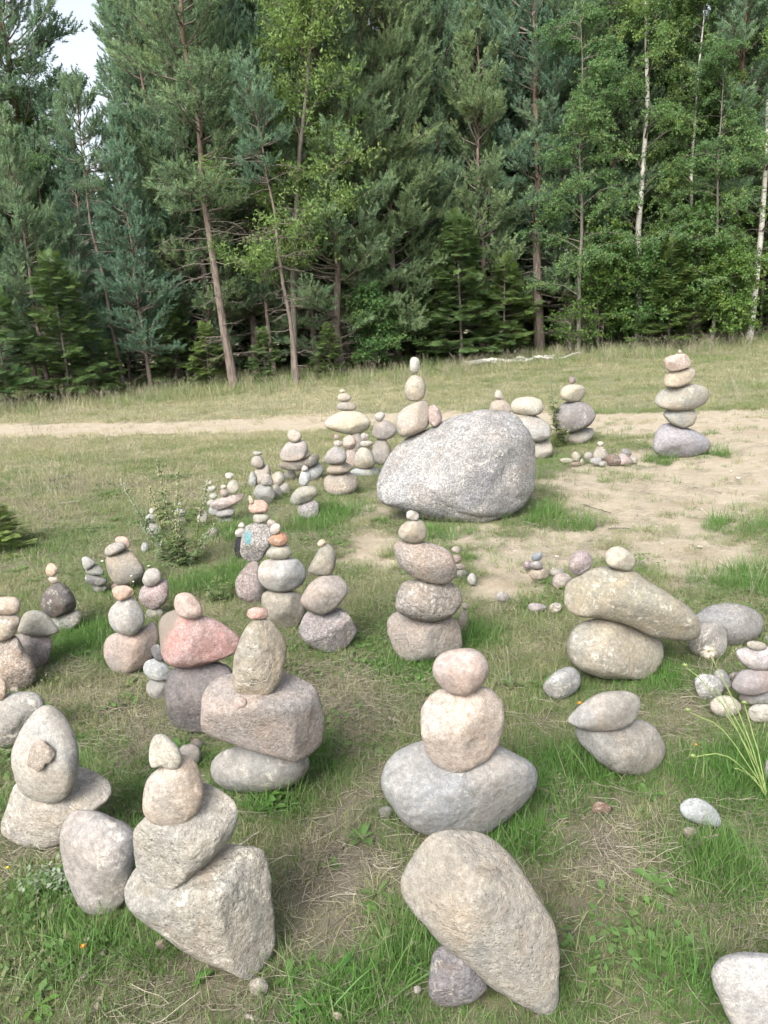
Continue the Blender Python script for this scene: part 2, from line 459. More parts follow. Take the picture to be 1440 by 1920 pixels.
# ------------------------------------------------------------------ stones
# key | rests on | material | colour | depth/width | roundness | label | outline (pixels of the photograph, turned into
# metres at the distance where the stone touches the ground or the stone below it); 'e cx cy rx ry tilt' is an oval
STONES = '''
A1|g|r|c2b8a6|.8|1|wide cream stone lying under the big pale egg-shaped stone|30,1485 60,1462 150,1435 180,1455 205,1480 210,1497 203,1512 190,1524 150,1560 112,1586 80,1593 50,1592 15,1582 0,1568 2,1550 18,1520
A2|A1|s|bdb6a9|.72|2|big pale grey egg-shaped stone standing upright with a flat brown stone on its face|88,1324 103,1323 120,1335 138,1365 148,1400 149,1430 143,1463 130,1490 110,1505 85,1508 55,1499 38,1488 27,1455 21,1430 22,1415 30,1390 50,1355 70,1333
A3|f:A2|g|aa9a86|.4|0|small flat brown angular stone lying on the face of the egg-shaped stone|60,1393 80,1387 88,1397 102,1405 103,1415 95,1428 84,1430 83,1438 70,1447 50,1432 52,1420
A4|g|s|aba6a3|.85|1|upright mauve-grey rounded stone between the egg-shaped stone and the leaning slab stack|125,1525 150,1518 180,1522 200,1530 235,1545 252,1560 257,1575 248,1620 235,1690 220,1708 190,1719 165,1715 145,1695 125,1650 113,1600 112,1565
B1|g|r|b5ad9b|.8|1|large beige angular boulder at the bottom of the leaning slab stack|234,1645 255,1605 330,1578 400,1583 430,1589 490,1595 500,1605 506,1640 512,1690 518,1740 520,1765 515,1790 490,1830 470,1838 450,1834 425,1820 400,1810 350,1785 300,1750 270,1730 240,1700 230,1675
B2|F:B1|r|b8ae9b|.62|1|tilted beige slab stone leaning on the large angular boulder|255,1560 268,1545 310,1500 380,1466 410,1480 440,1505 447,1525 445,1550 430,1575 395,1610 365,1635 340,1655 310,1675 280,1680 262,1675 250,1650 248,1630 250,1590
B3|F:B2|g|c4b29e|.85|2|smooth round pinkish-beige stone sitting on the tilted slab stone|300,1440 330,1420 350,1415 368,1430 377,1450 382,1480 380,1500 370,1525 345,1545 318,1551 290,1547 272,1532 267,1510 270,1475 280,1455
B4|B3|s|c2b8a2|.8|1|small cream head-like stone on top of the leaning slab stack|288,1378 305,1375 318,1382 333,1398 342,1415 342,1430 332,1443 318,1442 308,1437 300,1435 283,1440 279,1425 280,1400
B5|g|c|a59c8c|.95|1|small speckled grey pebble at the foot of the large angular boulder|470,1838 482,1832 497,1836 504,1850 500,1864 488,1869 474,1866 467,1852
B6|g|s|a8927a|.9|1|small brown pebble half under the large angular boulder|e 303 1771 13 11 0
B7|g|s|a19a94|.8|2|mauve-grey stone lying behind the small cream head-like stone|e 357 1416 21 22 -30
B8|g|s|77736f|.8|1|small dark grey stone beside the light grey foot of the blocky boulder stack|e 369 1396 13 11 0
C1|g|s|a5a29b|.9|2|smooth light grey stone under the blocky pinkish boulder|398,1425 395,1440 400,1460 415,1475 440,1485 480,1487 520,1484 545,1475 565,1460 580,1440 575,1415 500,1395 420,1400
C2|C1|r|b9ab9f|.8|0|blocky pinkish-grey boulder with a flat top and a rough lower face|385,1300 400,1287 440,1276 480,1264 520,1265 550,1270 575,1290 590,1315 603,1345 612,1375 610,1410 590,1425 560,1440 540,1440 500,1428 450,1418 400,1400 380,1390 378,1360 380,1330
C3|F:C2|r|b5a88d|.7|2|tall yellowish egg-shaped stone standing on the blocky boulder|470,1162 490,1158 510,1165 530,1185 538,1205 537,1230 525,1270 510,1295 490,1307 465,1312 450,1310 438,1290 436,1260 440,1225 450,1190
C4|F:C2|s|cdb2a2|.8|0|tiny pink wedge stone under the tall yellowish egg-shaped stone|439,1309 450,1306 462,1312 460,1325 447,1333 438,1330
C5|C3|g|c79f8c|.8|0|small flat pink pebble on top of the tall yellowish egg-shaped stone|465,1141 480,1136 500,1140 503,1150 500,1158 470,1159 463,1152
D1|g|c|817876|.9|1|dark purplish-grey rough stone under the red stone|315,1260 345,1245 400,1238 436,1252 440,1290 430,1340 405,1372 355,1375 325,1362 310,1330 309,1290
D2|D1|R|b88a7c|.75|0|large red granite stone with a pointed side and a grey corner|297,1170 305,1155 330,1143 360,1150 400,1160 430,1180 450,1197 440,1225 400,1242 360,1253 330,1253 310,1243 302,1225 300,1200
D3|D2|g|c3ab9b|.9|1|oval pinkish-beige stone on top of the red stone|330,1115 345,1110 360,1113 375,1130 380,1148 375,1157 355,1160 335,1155 326,1135
D4|g|s|9f9d98|.9|1|grey stone on the grass under a pale blue-grey stone beside the red stone stack|e 297 1291 22 22 0
D5|D4|s|b4b8b8|.8|1|pale blue-grey angular stone leaning beside the red stone stack|275,1240 290,1235 310,1245 322,1262 316,1275 285,1277 270,1262 268,1250
D6|D5|s|6f6e73|.7|1|small dark slate-coloured stone squeezed beside the red stone|283,1216 296,1208 307,1222 306,1240 292,1238
E1|g|g|b3a195|.8|1|wide brownish-pink stone under the stone with an orange cap|200,1197 215,1187 265,1182 290,1165 298,1185 298,1215 280,1245 250,1260 225,1265 205,1255 195,1235 194,1210
E2|E1|s|b5b0a7|.85|1|pale grey rounded stone wearing an orange cap stone|210,1140 225,1125 245,1118 260,1130 272,1155 272,1170 258,1188 245,1194 215,1185 205,1170 203,1155
E3|E2|s|cfa581|.7|0|flat orange cap stone on the pale grey rounded stone|210,1105 220,1098 240,1098 252,1107 250,1115 225,1127 215,1120
F0|g|s|9b988e|.9|1|small grey stone in the grass under the pink-speckled stone|e 291 1149 16 12 0
F1|F0|c|b29b96|.8|1|pink-speckled stone carrying a smooth grey oval stone|265,1105 280,1095 312,1085 317,1110 312,1130 290,1144 275,1140 260,1125
F2|F1|s|b3aba0|.8|2|smooth grey oval stone on the pink-speckled stone|270,1080 275,1070 290,1066 302,1075 303,1090 290,1100 275,1102 267,1092
G0|g|s|a58f85|.9|1|small pinkish stone under the big smooth brown-grey stone|e 224 1099 17 9 0
G1|G0|s|a69c8a|.85|2|big smooth brown-grey stone carrying a pair of lying oval stones|198,1050 210,1040 240,1030 258,1050 272,1070 268,1085 245,1097 225,1100 210,1090 200,1070
G2|G1|s|b0a596|.85|2|beige oval stone lying on the big smooth brown-grey stone|200,1025 215,1017 230,1015 236,1027 215,1040 200,1043 196,1035
G3|G1|s|b8a08c|.8|1|small tan stone tucked against the beige oval stone|215,1008 225,1002 240,1005 244,1020 235,1028 225,1024
H1|g|s|888b84|.9|1|flat green-grey stone in the grass, bottom of the slate-grey wedge stack|e 187 1102 15 9 0
H2|H1|s|7f8080|.8|1|slate-grey flat stone in the middle of the slate-grey wedge stack|160,1080 175,1078 200,1085 201,1095 185,1100 165,1096 159,1088
H3|H2|s|9a9d97|.7|1|grey wedge stone below the tip of the slate-grey wedge stack|162,1066 178,1056 195,1071 193,1079 172,1079 160,1074
H4|H3|s|b0b0a8|.7|1|pale leaning tip stone of the slate-grey wedge stack|153,1047 163,1043 178,1052 178,1057 162,1069 156,1060
I1|g|r|b2ab9d|.9|1|pale rough stone under the dark brown stone|95,1165 110,1155 145,1143 153,1155 150,1172 130,1184 105,1183
I2|I1|g|6b625c|.85|1|dark brown-black rounded stone with a rusty patch|75,1130 85,1108 105,1091 120,1093 135,1110 143,1132 140,1143 115,1152 98,1158 80,1145
I3|I2|s|c9b69d|.9|0|tiny cream pebble between the dark brown stone and a tan pebble|e 100 1085 10 7 0
I4|I3|g|c2ab8d|.9|0|small tan faceted pebble topping the dark brown stone|85,1068 90,1058 98,1055 108,1063 109,1075 97,1081 87,1078
J2|g|c|a99a92|.8|1|pinkish rough stone under a flat pale grey stone|25,1192 50,1186 95,1190 98,1210 90,1240 75,1256 55,1250 40,1225
J3|J2|s|b6b3a5|.75|1|flat pale grey pointed stone lying on the pinkish rough stone|33,1180 45,1150 65,1144 85,1150 105,1175 111,1183 95,1192 60,1194 35,1187
J1|g|c|ac9b88|.8|1|large brown speckled stone carrying a grey stone and a tan head|-30,1210 0,1198 30,1190 50,1225 68,1255 68,1275 55,1290 25,1298 0,1298 -30,1290
J4|J1|s|b0a593|.85|1|rounded grey-beige stone on the large brown speckled stone|-25,1160 0,1152 35,1150 38,1168 25,1192 0,1203 -25,1195
J5|J4|g|c4ab92|.85|1|squarish tan stone topping the large brown speckled stone's stack|-25,1122 0,1119 30,1118 39,1130 36,1148 15,1153 -20,1150
J7|g|r|b3aea4|.8|1|broad grey boulder with white lichen behind the egg-shaped stone|-45,1335 0,1311 25,1298 60,1296 75,1305 86,1325 75,1350 50,1385 30,1398 0,1405 -40,1395
J6|J7|s|ad977c|.9|2|tan rounded stone on the broad lichen-marked grey boulder|e -2 1294 16 21 10
J8|g|s|b5aa98|.9|1|tiny beige pebble behind the broad lichen-marked grey boulder|e 27 1293 9 7 0
L0|g|c|9c8c87|.8|1|purplish-brown stone standing under the stone with turquoise paint|470,1052 480,1048 492,1070 495,1110 492,1130 470,1132 445,1120 441,1090 452,1072
L1|L0|p|a79f96|.8|1|rough pale stone with a patch of turquoise paint|455,1000 462,988 490,978 505,985 512,1010 503,1030 490,1050 475,1055 455,1050 450,1030
L2|L1|s|bdb6a2|.8|2|flat pale stone between the turquoise-painted stone and a pink angular stone|474,965 490,962 505,966 504,974 490,981 476,979
L3|L2|s|c4a08d|.8|0|pink angular stone above the turquoise-painted stone|466,947 478,937 495,938 504,950 500,960 475,963 467,957
L4|L3|s|d0b391|.7|0|tiny pointed tan chip on the pink angular stone|466,929 471,933 476,941 468,945
L5|L1|s|b5a497|.8|1|small pinkish stone beside the flat pale stone over the turquoise paint|e 509 981 9 7 0
L7|g|s|35343a|.7|0|black upright stone behind the turquoise-painted stone|441,1012 452,1004 457,1030 452,1052 442,1050
L6|L7|s|b3aca8|.8|1|small grey stone against the turquoise-painted stone, with a tiny white tip|440,995 450,987 461,991 457,1005 442,1005
L8|L6|s|c6c1b6|.8|0|tiny white tip stone beside the turquoise-painted stone|446,988 453,979 459,985 458,990
K1|g|s|a19d8f|.9|1|grey-green stone at the bottom of the stack with an orange pebble|490,1112 510,1105 560,1108 572,1130 570,1160 560,1178 540,1182 510,1175 495,1160 490,1135
K2|K1|s|b3b0aa|.85|1|large smooth light grey stone in the stack with an orange pebble|484,1065 492,1050 520,1045 555,1045 572,1062 574,1080 565,1100 535,1110 505,1108 488,1095 483,1080
K3|K2|s|aea894|.8|2|flat green-grey stone under the orange pebble|499,1040 510,1030 540,1024 547,1040 540,1052 515,1053 503,1047
K4|K3|s|bf8d62|.8|1|rusty orange pebble near the top of its stack|502,1012 515,1003 530,997 540,1005 538,1018 525,1025 508,1020
K5|K4|g|c9b39d|.85|1|small cream pebble on the rusty orange pebble|506,990 515,981 526,984 526,997 515,1003 508,998
M1|g|c|a59a98|.85|0|angular purplish-grey stone under two grey stones and a pointed cap|563,1170 575,1147 605,1140 640,1138 660,1165 670,1185 655,1205 630,1225 605,1222 575,1205 560,1185
M2|M1|g|a89c90|.85|0|faceted brown-grey stone between the angular purplish stone and the pointed cap|565,1120 580,1095 600,1080 635,1078 652,1095 650,1115 630,1140 605,1153 580,1145 563,1130
M3|M2|s|9f9883|.7|1|tall pointed green-grey cap stone with a tiny cream chip|577,1072 585,1055 598,1030 610,1018 620,1020 630,1035 629,1060 622,1076 600,1079
M4|M3|s|cdb999|.8|0|tiny cream chip on the tall pointed cap stone|594,1020 602,1011 610,1014 606,1024 600,1025
N1|g|r|b0a599|.8|1|wide pale stone with a hollow front, bottom of the tall stack near the boulder|725,1165 740,1147 800,1158 850,1158 862,1190 868,1215 850,1230 810,1238 765,1243 742,1222 727,1190
N2|N1|c|a2988c|.85|1|large brown-grey stone, second from the ground in the tall stack near the boulder|745,1115 755,1090 800,1085 850,1090 867,1110 866,1130 850,1155 815,1166 780,1163 750,1150 741,1135
N3|N2|c|b5a596|.75|1|tilted coarse-grained pinkish stone carrying the ball-shaped stone|738,1025 750,1013 790,1015 830,1025 850,1045 857,1080 840,1096 800,1092 770,1080 748,1058
N4|N3|s|b9af9a|.98|2|ball-shaped beige stone on the coarse-grained tilted stone|e 775 998 26 24 0
N5|N4|s|cbbfae|.85|0|small cream block on the ball-shaped stone|762,960 770,957 786,963 785,973 778,977 771,974 762,972
N6|g|s|8f8c84|.95|2|grey pebble at the bottom of the little pebble stack on the sand|e 865 1076 11 9 0
N7|N6|s|9c8f84|.9|2|second pebble of the little pebble stack on the sand|e 861 1062 11 6 0
N8|N7|s|978a80|.9|1|brown pebble near the top of the little pebble stack on the sand|e 856 1046 9 9 0
N9|N8|s|aaa095|.9|1|small pebble topping the little pebble stack on the sand|e 855 1029 8 7 0
N10|g|g|b9b6ae|.95|1|white speckled pebble lying on the sand beside the little pebble stack|e 885 1086 9 11 0
N11|g|s|a59b8e|.8|1|thin upright stone behind the wide hollow-fronted stone|e 869 1168 9 28 0
N12|N11|s|b9b4a2|.9|1|tiny pale pebble on the thin upright stone|e 873 1135 7 6 0
O1|g|g|a3a3a2|.8|2|large blue-grey boulder under the pink block stone|715,1460 722,1425 745,1400 780,1388 830,1378 880,1380 930,1400 960,1418 1000,1440 1009,1465 1003,1495 980,1520 940,1555 900,1575 850,1578 790,1563 760,1545 735,1510 717,1480
O2|F:O1|s|c8b5a2|.85|0|large pale pink block-shaped stone on the blue-grey boulder|788,1330 800,1310 825,1290 870,1285 920,1290 943,1315 945,1360 938,1395 915,1425 875,1445 850,1450 820,1435 800,1410 790,1380
O3|O2|g|c2aa9a|.85|2|smooth reddish-pink oval stone on top of the pale pink block|812,1245 825,1225 855,1217 885,1217 905,1228 917,1250 915,1270 895,1295 870,1307 840,1300 820,1285 811,1265
O4|g|s|85827b|.9|1|small dark grey stone tucked behind the blue-grey boulder|e 724 1524 13 14 0
P2|g|c|8d878a|.9|0|dark purplish-grey stone propping up the big leaning slab boulder|805,1820 810,1790 825,1772 850,1778 890,1810 915,1850 890,1875 860,1885 825,1888 803,1865
P1|g|r|b9b1a1|.62|1|big cream slab boulder leaning on the dark purplish stone|748,1660 760,1630 785,1590 800,1565 825,1553 860,1553 910,1570 950,1600 985,1650 1010,1690 1040,1740 1048,1790 1046,1830 1050,1880 1045,1905 1025,1908 990,1890 960,1875 920,1850 880,1810 840,1785 800,1740 770,1710 755,1690
Q2|g|s|b3ab94|.85|1|large yellowish-beige block stone under the long bent boulder|1062,1205 1075,1180 1090,1165 1120,1158 1180,1163 1210,1183 1245,1200 1246,1235 1235,1255 1215,1275 1180,1270 1130,1270 1090,1258 1065,1235
Q1|Q2|s|a8a189|.7|1|long bent green-beige boulder lying across the yellowish block stone|1056,1115 1060,1095 1085,1080 1120,1065 1150,1062 1190,1068 1215,1090 1250,1110 1290,1135 1305,1155 1315,1180 1310,1197 1290,1203 1260,1200 1225,1195 1200,1180 1170,1165 1130,1157 1100,1158 1075,1150 1060,1135
Q3|Q1|s|b9b09a|.9|1|rounded cream stone on top of the long bent boulder|1133,1040 1150,1028 1165,1027 1190,1045 1192,1062 1180,1073 1155,1070 1140,1062
Q4|Q1|c|b3a09d|.9|2|pink speckled oval stone on the end of the long bent boulder|1068,1045 1080,1033 1098,1032 1111,1045 1108,1065 1090,1078 1075,1078 1067,1065
Q5|g|s|b0a196|.9|2|pinkish oval stone on the sand against the long bent boulder|e 1053 1089 19 15 -10
Q7|g|s|a1998c|.9|1|grey-brown stone half hidden behind the pink speckled oval stone|e 1045 1073 14 9 0
Q6|g|s|b3a48f|.9|0|tan angular stone under two small pebbles on the sand|992,1075 998,1068 1020,1064 1029,1072 1026,1084 1010,1089 998,1086
Q16|Q6|s|9f958f|.9|2|mauve-grey pebble between a tan stone and a blue-grey pebble|e 1006 1061 12 9 0
Q17|Q16|s|8f979a|.9|1|blue-grey pebble topping the two-pebble pile on the sand|996,1045 1003,1038 1014,1035 1017,1040 1014,1050 1000,1052
Q18|g|s|8d7d7d|.9|1|purplish pebble on the sand beside the two-pebble pile|e 990 1059 10 8 0
Q8|g|s|b5ada3|.9|1|lone grey pebble lying on the bare sand|e 942 1119 13 10 0
Q9|g|c|b0a19c|.9|0|pinkish angular pebble on the sand beside a pale pebble|e 1007 1140 17 10 5
Q10|g|c|b3aa9c|.9|0|pale pebble on the sand beside a pinkish angular pebble|e 1041 1140 13 10 -10
Q11|g|g|96938f|.85|2|wide dark grey smooth boulder behind the end of the long bent boulder|1300,1160 1318,1145 1340,1133 1370,1130 1410,1140 1430,1155 1432,1175 1420,1195 1395,1208 1350,1212 1310,1200
Q12|g|s|a59d91|.85|1|squarish grey-beige stone under the end of the long bent boulder|1290,1190 1310,1170 1350,1166 1364,1180 1364,1215 1355,1233 1320,1235 1295,1222
Q13|g|s|adaba6|.9|2|light grey oval stone on the grass by the yellowish block stone|1018,1290 1030,1270 1055,1250 1080,1252 1089,1270 1085,1295 1065,1310 1035,1312
Q15|g|s|99958b|.85|1|grey-brown rounded stone under the pointed pale stone|1077,1370 1100,1360 1180,1352 1200,1348 1225,1360 1245,1390 1249,1405 1235,1440 1200,1455 1160,1450 1120,1425 1090,1395
Q14|F:Q15|s|adaaa5|.75|1|pale grey pointed stone lying on the grey-brown rounded stone|1064,1350 1090,1325 1125,1300 1165,1295 1195,1305 1201,1325 1195,1350 1170,1366 1130,1372 1095,1368
R4|g|s|aaa298|.8|1|flat beige stone under the mauve stones of the small cluster|1385,1305 1415,1297 1445,1292 1460,1305 1455,1322 1410,1323
R3|R4|g|a99b99|.85|0|mauve-pink rounded stone, middle of the small cluster stack|1372,1285 1390,1255 1425,1255 1452,1260 1458,1288 1420,1305 1390,1303
R1|R3|g|b6b0b4|.75|1|pale lilac bowl-shaped stone near the top of the small cluster stack|1380,1220 1395,1213 1440,1212 1462,1225 1442,1255 1410,1257 1390,1240
R2|R1|g|b3ad9f|.7|2|small flat speckled pebble topping the lilac bowl-shaped stone|1400,1208 1415,1203 1438,1210 1437,1219 1412,1221
R5|g|c|b9b5ab|.9|0|rough whitish stone with dark specks in the small cluster|1302,1275 1315,1263 1345,1270 1358,1290 1345,1310 1320,1314 1308,1300
R6|g|s|a29f98|.8|1|grey upright stone behind the rough whitish stone|1338,1262 1352,1254 1362,1262 1372,1282 1366,1298 1350,1292
R7|g|s|b8b4a5|.9|1|pale yellowish oval stone lying in front of the mauve-pink stone|1330,1318 1345,1304 1370,1305 1391,1325 1380,1342 1350,1345 1335,1335
R8|g|s|b9b5a6|.9|1|smooth cream stone by the grass clump with seed heads|1402,1332 1415,1320 1450,1322 1458,1348 1420,1356 1405,1346
R11|g|s|96908e|.9|1|small grey pebble between the grey upright stone and the mauve-pink stone|e 1378 1268 12 9 0
R9|Q11|s|aea7a4|.8|1|small pale pebble on the side of the wide dark grey boulder|e 1440 1203 9 13 0
R10|g|s|9d978f|.8|1|grey stone hidden in the grass clump with seed heads|e 1443 1446 12 22 0
T1|g|g|b3b9b7|.8|1|blue-white oblong stone lying alone in the grass|1274,1510 1290,1496 1315,1497 1345,1520 1353,1545 1340,1552 1310,1545 1285,1535
T2|g|s|9f9077|.9|1|small brown pebble beside the blue-white oblong stone|e 1296 1562 16 12 25
T3|g|r|98785e|.8|0|reddish-brown clod-like stone half buried in the grass|e 1127 1516 18 13 10
T4|g|g|b8b4b0|.8|2|large white-grey speckled boulder cut by the edge of the grass|1333,1820 1345,1800 1365,1790 1400,1785 1460,1790 1500,1830 1510,1900 1470,1955 1400,1955 1365,1920 1345,1870 1335,1845
T5|g|g|a79b85|.9|1|tiny beige pebble in the straw by a leafy rosette|e 633 1906 10 9 0
T6|g|s|a8a09a|.9|1|tiny grey pebble lying in the dry grass beside the dark propping stone|e 783 1856 8 8 0
U0|g|B|a6a3a1|.8|1|huge grey-white speckled granite boulder|708,930 706,905 715,870 735,835 760,815 800,800 850,780 900,768 935,770 965,785 990,815 1003,850 1005,890 995,920 975,950 945,967 900,985 860,987 800,977 740,952 712,945
U1|U0|s|b9ab97|.85|1|beige block stone standing on the shoulder of the huge boulder|742,770 760,755 790,742 803,745 807,775 800,795 770,808 750,812 742,795
U2|U1|s|c0b194|.9|2|rounded yellowish stone between the beige block and a small upright stone|758,725 765,705 780,697 795,708 798,730 790,745 770,747 760,740
U3|U2|s|c3bca8|.9|1|small upright white stone crowning the stack on the huge boulder|768,672 772,666 784,667 787,680 785,695 772,697 768,690
U4|U0|g|a8938a|.9|1|brownish-pink stone behind the beige block on the huge boulder|e 815 780 14 20 -10
V0|g|s|8f8a82|.9|1|grey stone in shade under the wide cream cap stone|e 668 836 19 27 0
V1|V0|g|c2b697|.8|1|wide cream-yellow cap stone carrying three flat pebbles|608,800 615,785 640,770 675,770 695,790 690,805 670,815 650,815 625,808
V2|V1|s|aaa194|.85|2|flat grey pebble on the wide cream-yellow cap stone|e 650 760 19 9 3
V3|V2|s|b9ad97|.85|2|flat cream pebble, second above the wide cream-yellow cap stone|e 645 743 14 8 3
V4|V3|s|c9b793|.9|2|tiny yellow pebble topping the wide cream-yellow cap stone|e 642 733 5 4 0
V11|g|s|b09d8f|.85|1|pinkish stone between the cap stone stack and the two slim stacks|e 660 862 16 20 0
V5|V11|g|b7a493|.9|1|round pinkish pebble right under the wide cream-yellow cap stone|e 655 829 13 14 0
V10|g|s|aca191|.85|2|large beige oval stone at the foot of the slim stack by the cap stone|607,905 612,893 645,884 665,889 671,910 660,925 640,931 615,925
V9|V10|s|b0a38f|.85|1|flat beige stone, second in the slim stack by the cap stone|613,885 622,872 645,868 658,876 655,888 635,893 618,892
V8|V9|s|b1a69a|.8|0|pointed grey-tan stone in the slim stack by the cap stone|606,866 615,847 630,836 648,845 650,862 643,870 620,870
V7|V8|s|bfae9d|.9|2|small flat pinkish pebble in the slim stack by the cap stone|e 634 831 9 6 0
V6|V7|s|b79f90|.9|1|tiny reddish pebble topping the slim stack by the cap stone|e 631 819 5 6 0
V15|g|s|a9adaa|.8|1|pale blue-grey slab under the bell-shaped stone|656,885 670,876 700,875 712,882 708,894 680,895 660,893
V12|V15|g|b6ae98|.9|2|bell-shaped pale stone carrying two small white pebbles|664,872 668,850 680,838 695,845 703,868 695,878 675,880
V13|V12|g|bab09f|.9|2|flat white pebble on the bell-shaped stone|e 687 832 12 7 0
V14|V13|s|bcaea2|.9|1|small pinkish-white pebble topping the bell-shaped stone|e 684 819 8 7 0
V18|g|s|9c9489|.9|1|grey-brown upright stone against the huge boulder|e 716 848 19 26 0
V16|V18|s|a89c90|.85|1|brownish split stone leaning near the huge boulder|697,815 705,795 720,788 738,795 744,812 725,825 708,822
V17|V16|s|b9b2a7|.9|1|small pale egg-shaped pebble on the brownish split stone|e 712 781 10 9 -30
W5|g|s|a3a4a0|.9|2|blue-grey rounded stone under the dark flat slab|e 588 882 19 19 0
W4|W5|s|8b8375|.8|1|dark flat slab carrying a pinkish bell stone|522,877 530,870 560,865 590,855 600,862 592,875 560,888 540,885
W2|W4|g|b7aca3|.85|1|pinkish-white bell-shaped stone on the dark flat slab|525,855 535,835 545,828 572,825 577,840 570,860 545,865 530,862
W1|W2|g|b9b0a2|.9|2|round whitish stone on the pinkish bell-shaped stone|e 552 819 14 12 0
W3|F:W4|s|b8a98c|.8|1|small tan stone leaning on the pinkish bell-shaped stone|e 571 851 12 8 -30
W9|g|c|a59a98|.85|0|mauve upright stone under the pointed green-grey stone|557,950 590,938 597,945 598,965 585,975 565,972
W8|W9|s|a9a896|.8|2|pointed green-grey egg stone lying on the mauve upright stone|544,942 555,920 575,909 590,912 596,925 585,938 560,947
W7|W8|g|b7b7b3|.85|1|whitish pointed stone on the green-grey egg stone|560,900 565,885 578,880 583,895 575,910 562,911
W6|W7|s|bcb3a7|.8|0|tiny pale wedge topping the whitish pointed stone|565,884 569,873 577,877 578,882
X3|g|s|ada290|.85|1|beige stone under a round stone with a flat white top pebble|474,898 480,880 503,870 508,885 505,902 485,913
X2|X3|s|ada498|.95|2|round grey stone with a dark seam under the flat white pebble|e 483 867 13 12 0
X1|X2|s|bfb8ab|.8|1|flat white pebble topping the round grey seamed stone|e 483 850 10 4 0
X10|g|s|a9aaa2|.7|1|pale leaf-shaped stone standing against the beige stone|466,902 472,883 480,890 481,908 472,915
X5|g|s|a3a095|.8|0|grey split wedge stone in the low group by the seamed stone|475,925 483,908 505,908 516,925 505,947 488,940
X4|X5|s|ada598|.85|1|small dome stone on the grey split wedge stone|489,906 497,887 508,893 513,908 500,911
X9|g|s|a7a294|.8|1|narrow grey stone beside the grey split wedge stone|e 520 922 9 14 -15
X7|g|s|a59e90|.85|1|beige stone beneath the pale rounded stone of the low group|e 533 917 12 11 0
X6|X7|s|b1aa99|.9|2|pale rounded stone in the low group by the seamed stone|507,902 513,888 525,884 534,893 535,902 523,911 512,907
X8|g|s|a7a096|.85|1|grey rounded stone alone in front of the dark flat slab|e 544 891 12 10 0
Y7|g|s|a5a29c|.8|1|flat grey stone in the grass at the bottom of the pink flat slab stack|e 425 974 15 7 0
Y6|Y7|s|9f9b97|.8|0|squarish grey stone under the pink flat slab|404,963 410,957 436,952 440,965 420,971 408,970
Y5|Y6|s|b5a49c|.75|0|flat pink and grey slab carrying a snowman of pebbles|393,948 403,938 430,930 455,925 458,931 441,946 415,956 398,953
Y4|Y5|s|a89a90|.95|2|brownish round pebble on the pink flat slab|e 421 926 9 8 0
Y2|Y5|s|bdb6a3|.95|1|pale round stone on the pink flat slab|e 437 910 12 13 0
Y3|Y4|s|bdb4a0|.8|1|tiny white pebble on the brownish round pebble|e 419 913 6 4 0
Y1|Y2|s|c0bbae|.85|0|small white pebble topping the pale round stone|422,886 432,884 439,889 433,896 424,897
Y20|g|s|a7a59c|.85|1|grey stone at the foot of the pebble heap beside the pink flat slab|e 400 958 10 9 0
Y8|Y20|s|a8a597|.9|1|rounded grey pebble in the heap beside the pink flat slab|e 397 942 9 7 0
Y10|Y8|s|b1af9f|.9|1|pale pebble above the grey pebble in the heap beside the pink flat slab|e 400 928 8 6 0
Y11|Y10|s|b0ae9c|.9|1|greenish-white pebble near the top of the heap beside the pink flat slab|e 397 915 9 6 -15
Y9|Y11|s|c4c0ab|.9|1|tiny white pebble topping the heap beside the pink flat slab|e 392 904 5 4 0
Y12|g|s|a7a396|.85|1|narrow beige stone behind the tall weed|e 380 972 10 16 0
Y14|Y12|s|b9a590|.9|1|small tan pebble on the narrow beige stone behind the tall weed|e 376 954 6 5 0
Y13|g|s|a29d98|.9|1|small grey stone in the weed's leaves|e 400 999 10 10 0
Z1|g|s|a5a295|.9|1|grey stone at the foot of the small pebble figure behind the tall weed|e 338 978 13 8 0
Z2|Z1|s|b1ad9e|.9|2|pale middle stone of the small pebble figure behind the tall weed|e 337 962 12 9 0
Z3|Z2|s|c5c1b4|.9|0|tiny white tip of the small pebble figure behind the tall weed|e 337 947 4 6 0
Z4|g|s|afaba6|.9|1|lilac-grey stone at the foot of the three-stone figure beside the tall weed|e 288 993 14 13 0
Z5|Z4|s|aba8a8|.9|1|lilac-grey middle stone of the three-stone figure beside the tall weed|e 283 972 10 9 0
Z6|Z5|s|bdb7ab|.9|1|tiny pale tip of the three-stone figure beside the tall weed|e 285 957 5 6 0
Z7|g|s|a9abaa|.8|1|small bluish-grey stone upright in the weeds|e 272 1027 7 11 0
Z8|g|s|b1a996|.9|1|small cream stone in the weeds|e 299 1021 8 7 0
S6|g|s|9b9488|.9|1|grey stone half hidden behind the huge boulder under a dome stone|e 942 800 24 26 0
S2|S6|s|aca18f|.85|1|dome-shaped beige stone behind the huge boulder|916,774 920,757 935,748 952,756 960,770 945,779 925,778
S1|S2|s|c2b7a6|.9|0|small white angular pebble on the dome-shaped beige stone|927,742 930,731 936,729 942,738 945,746 930,747
S5|g|g|b1aba0|.9|1|pale base stone of the stack beside the green weed|1000,832 1030,824 1037,850 1020,862 1003,862
S4|S5|g|b3ada3|.85|0|pale grey angular stone under the long rounded cream stone|965,792 980,783 1005,779 1030,795 1033,820 1002,830 985,812
S3|S4|g|bab4a2|.85|1|long rounded cream stone on the pale grey angular stone|957,765 962,750 990,743 1015,750 1019,768 1010,779 980,779 962,775
S10|g|s|a39d91|.85|1|flat grey stone with a brown spot under the big mauve stone|1044,815 1075,808 1112,802 1114,820 1095,833 1065,836 1048,829
S9|S10|g|968e8b|.85|1|big mauve-grey rounded stone under a cream oval stone|1036,790 1040,768 1055,757 1085,751 1110,765 1117,780 1105,800 1075,812 1050,810 1038,800
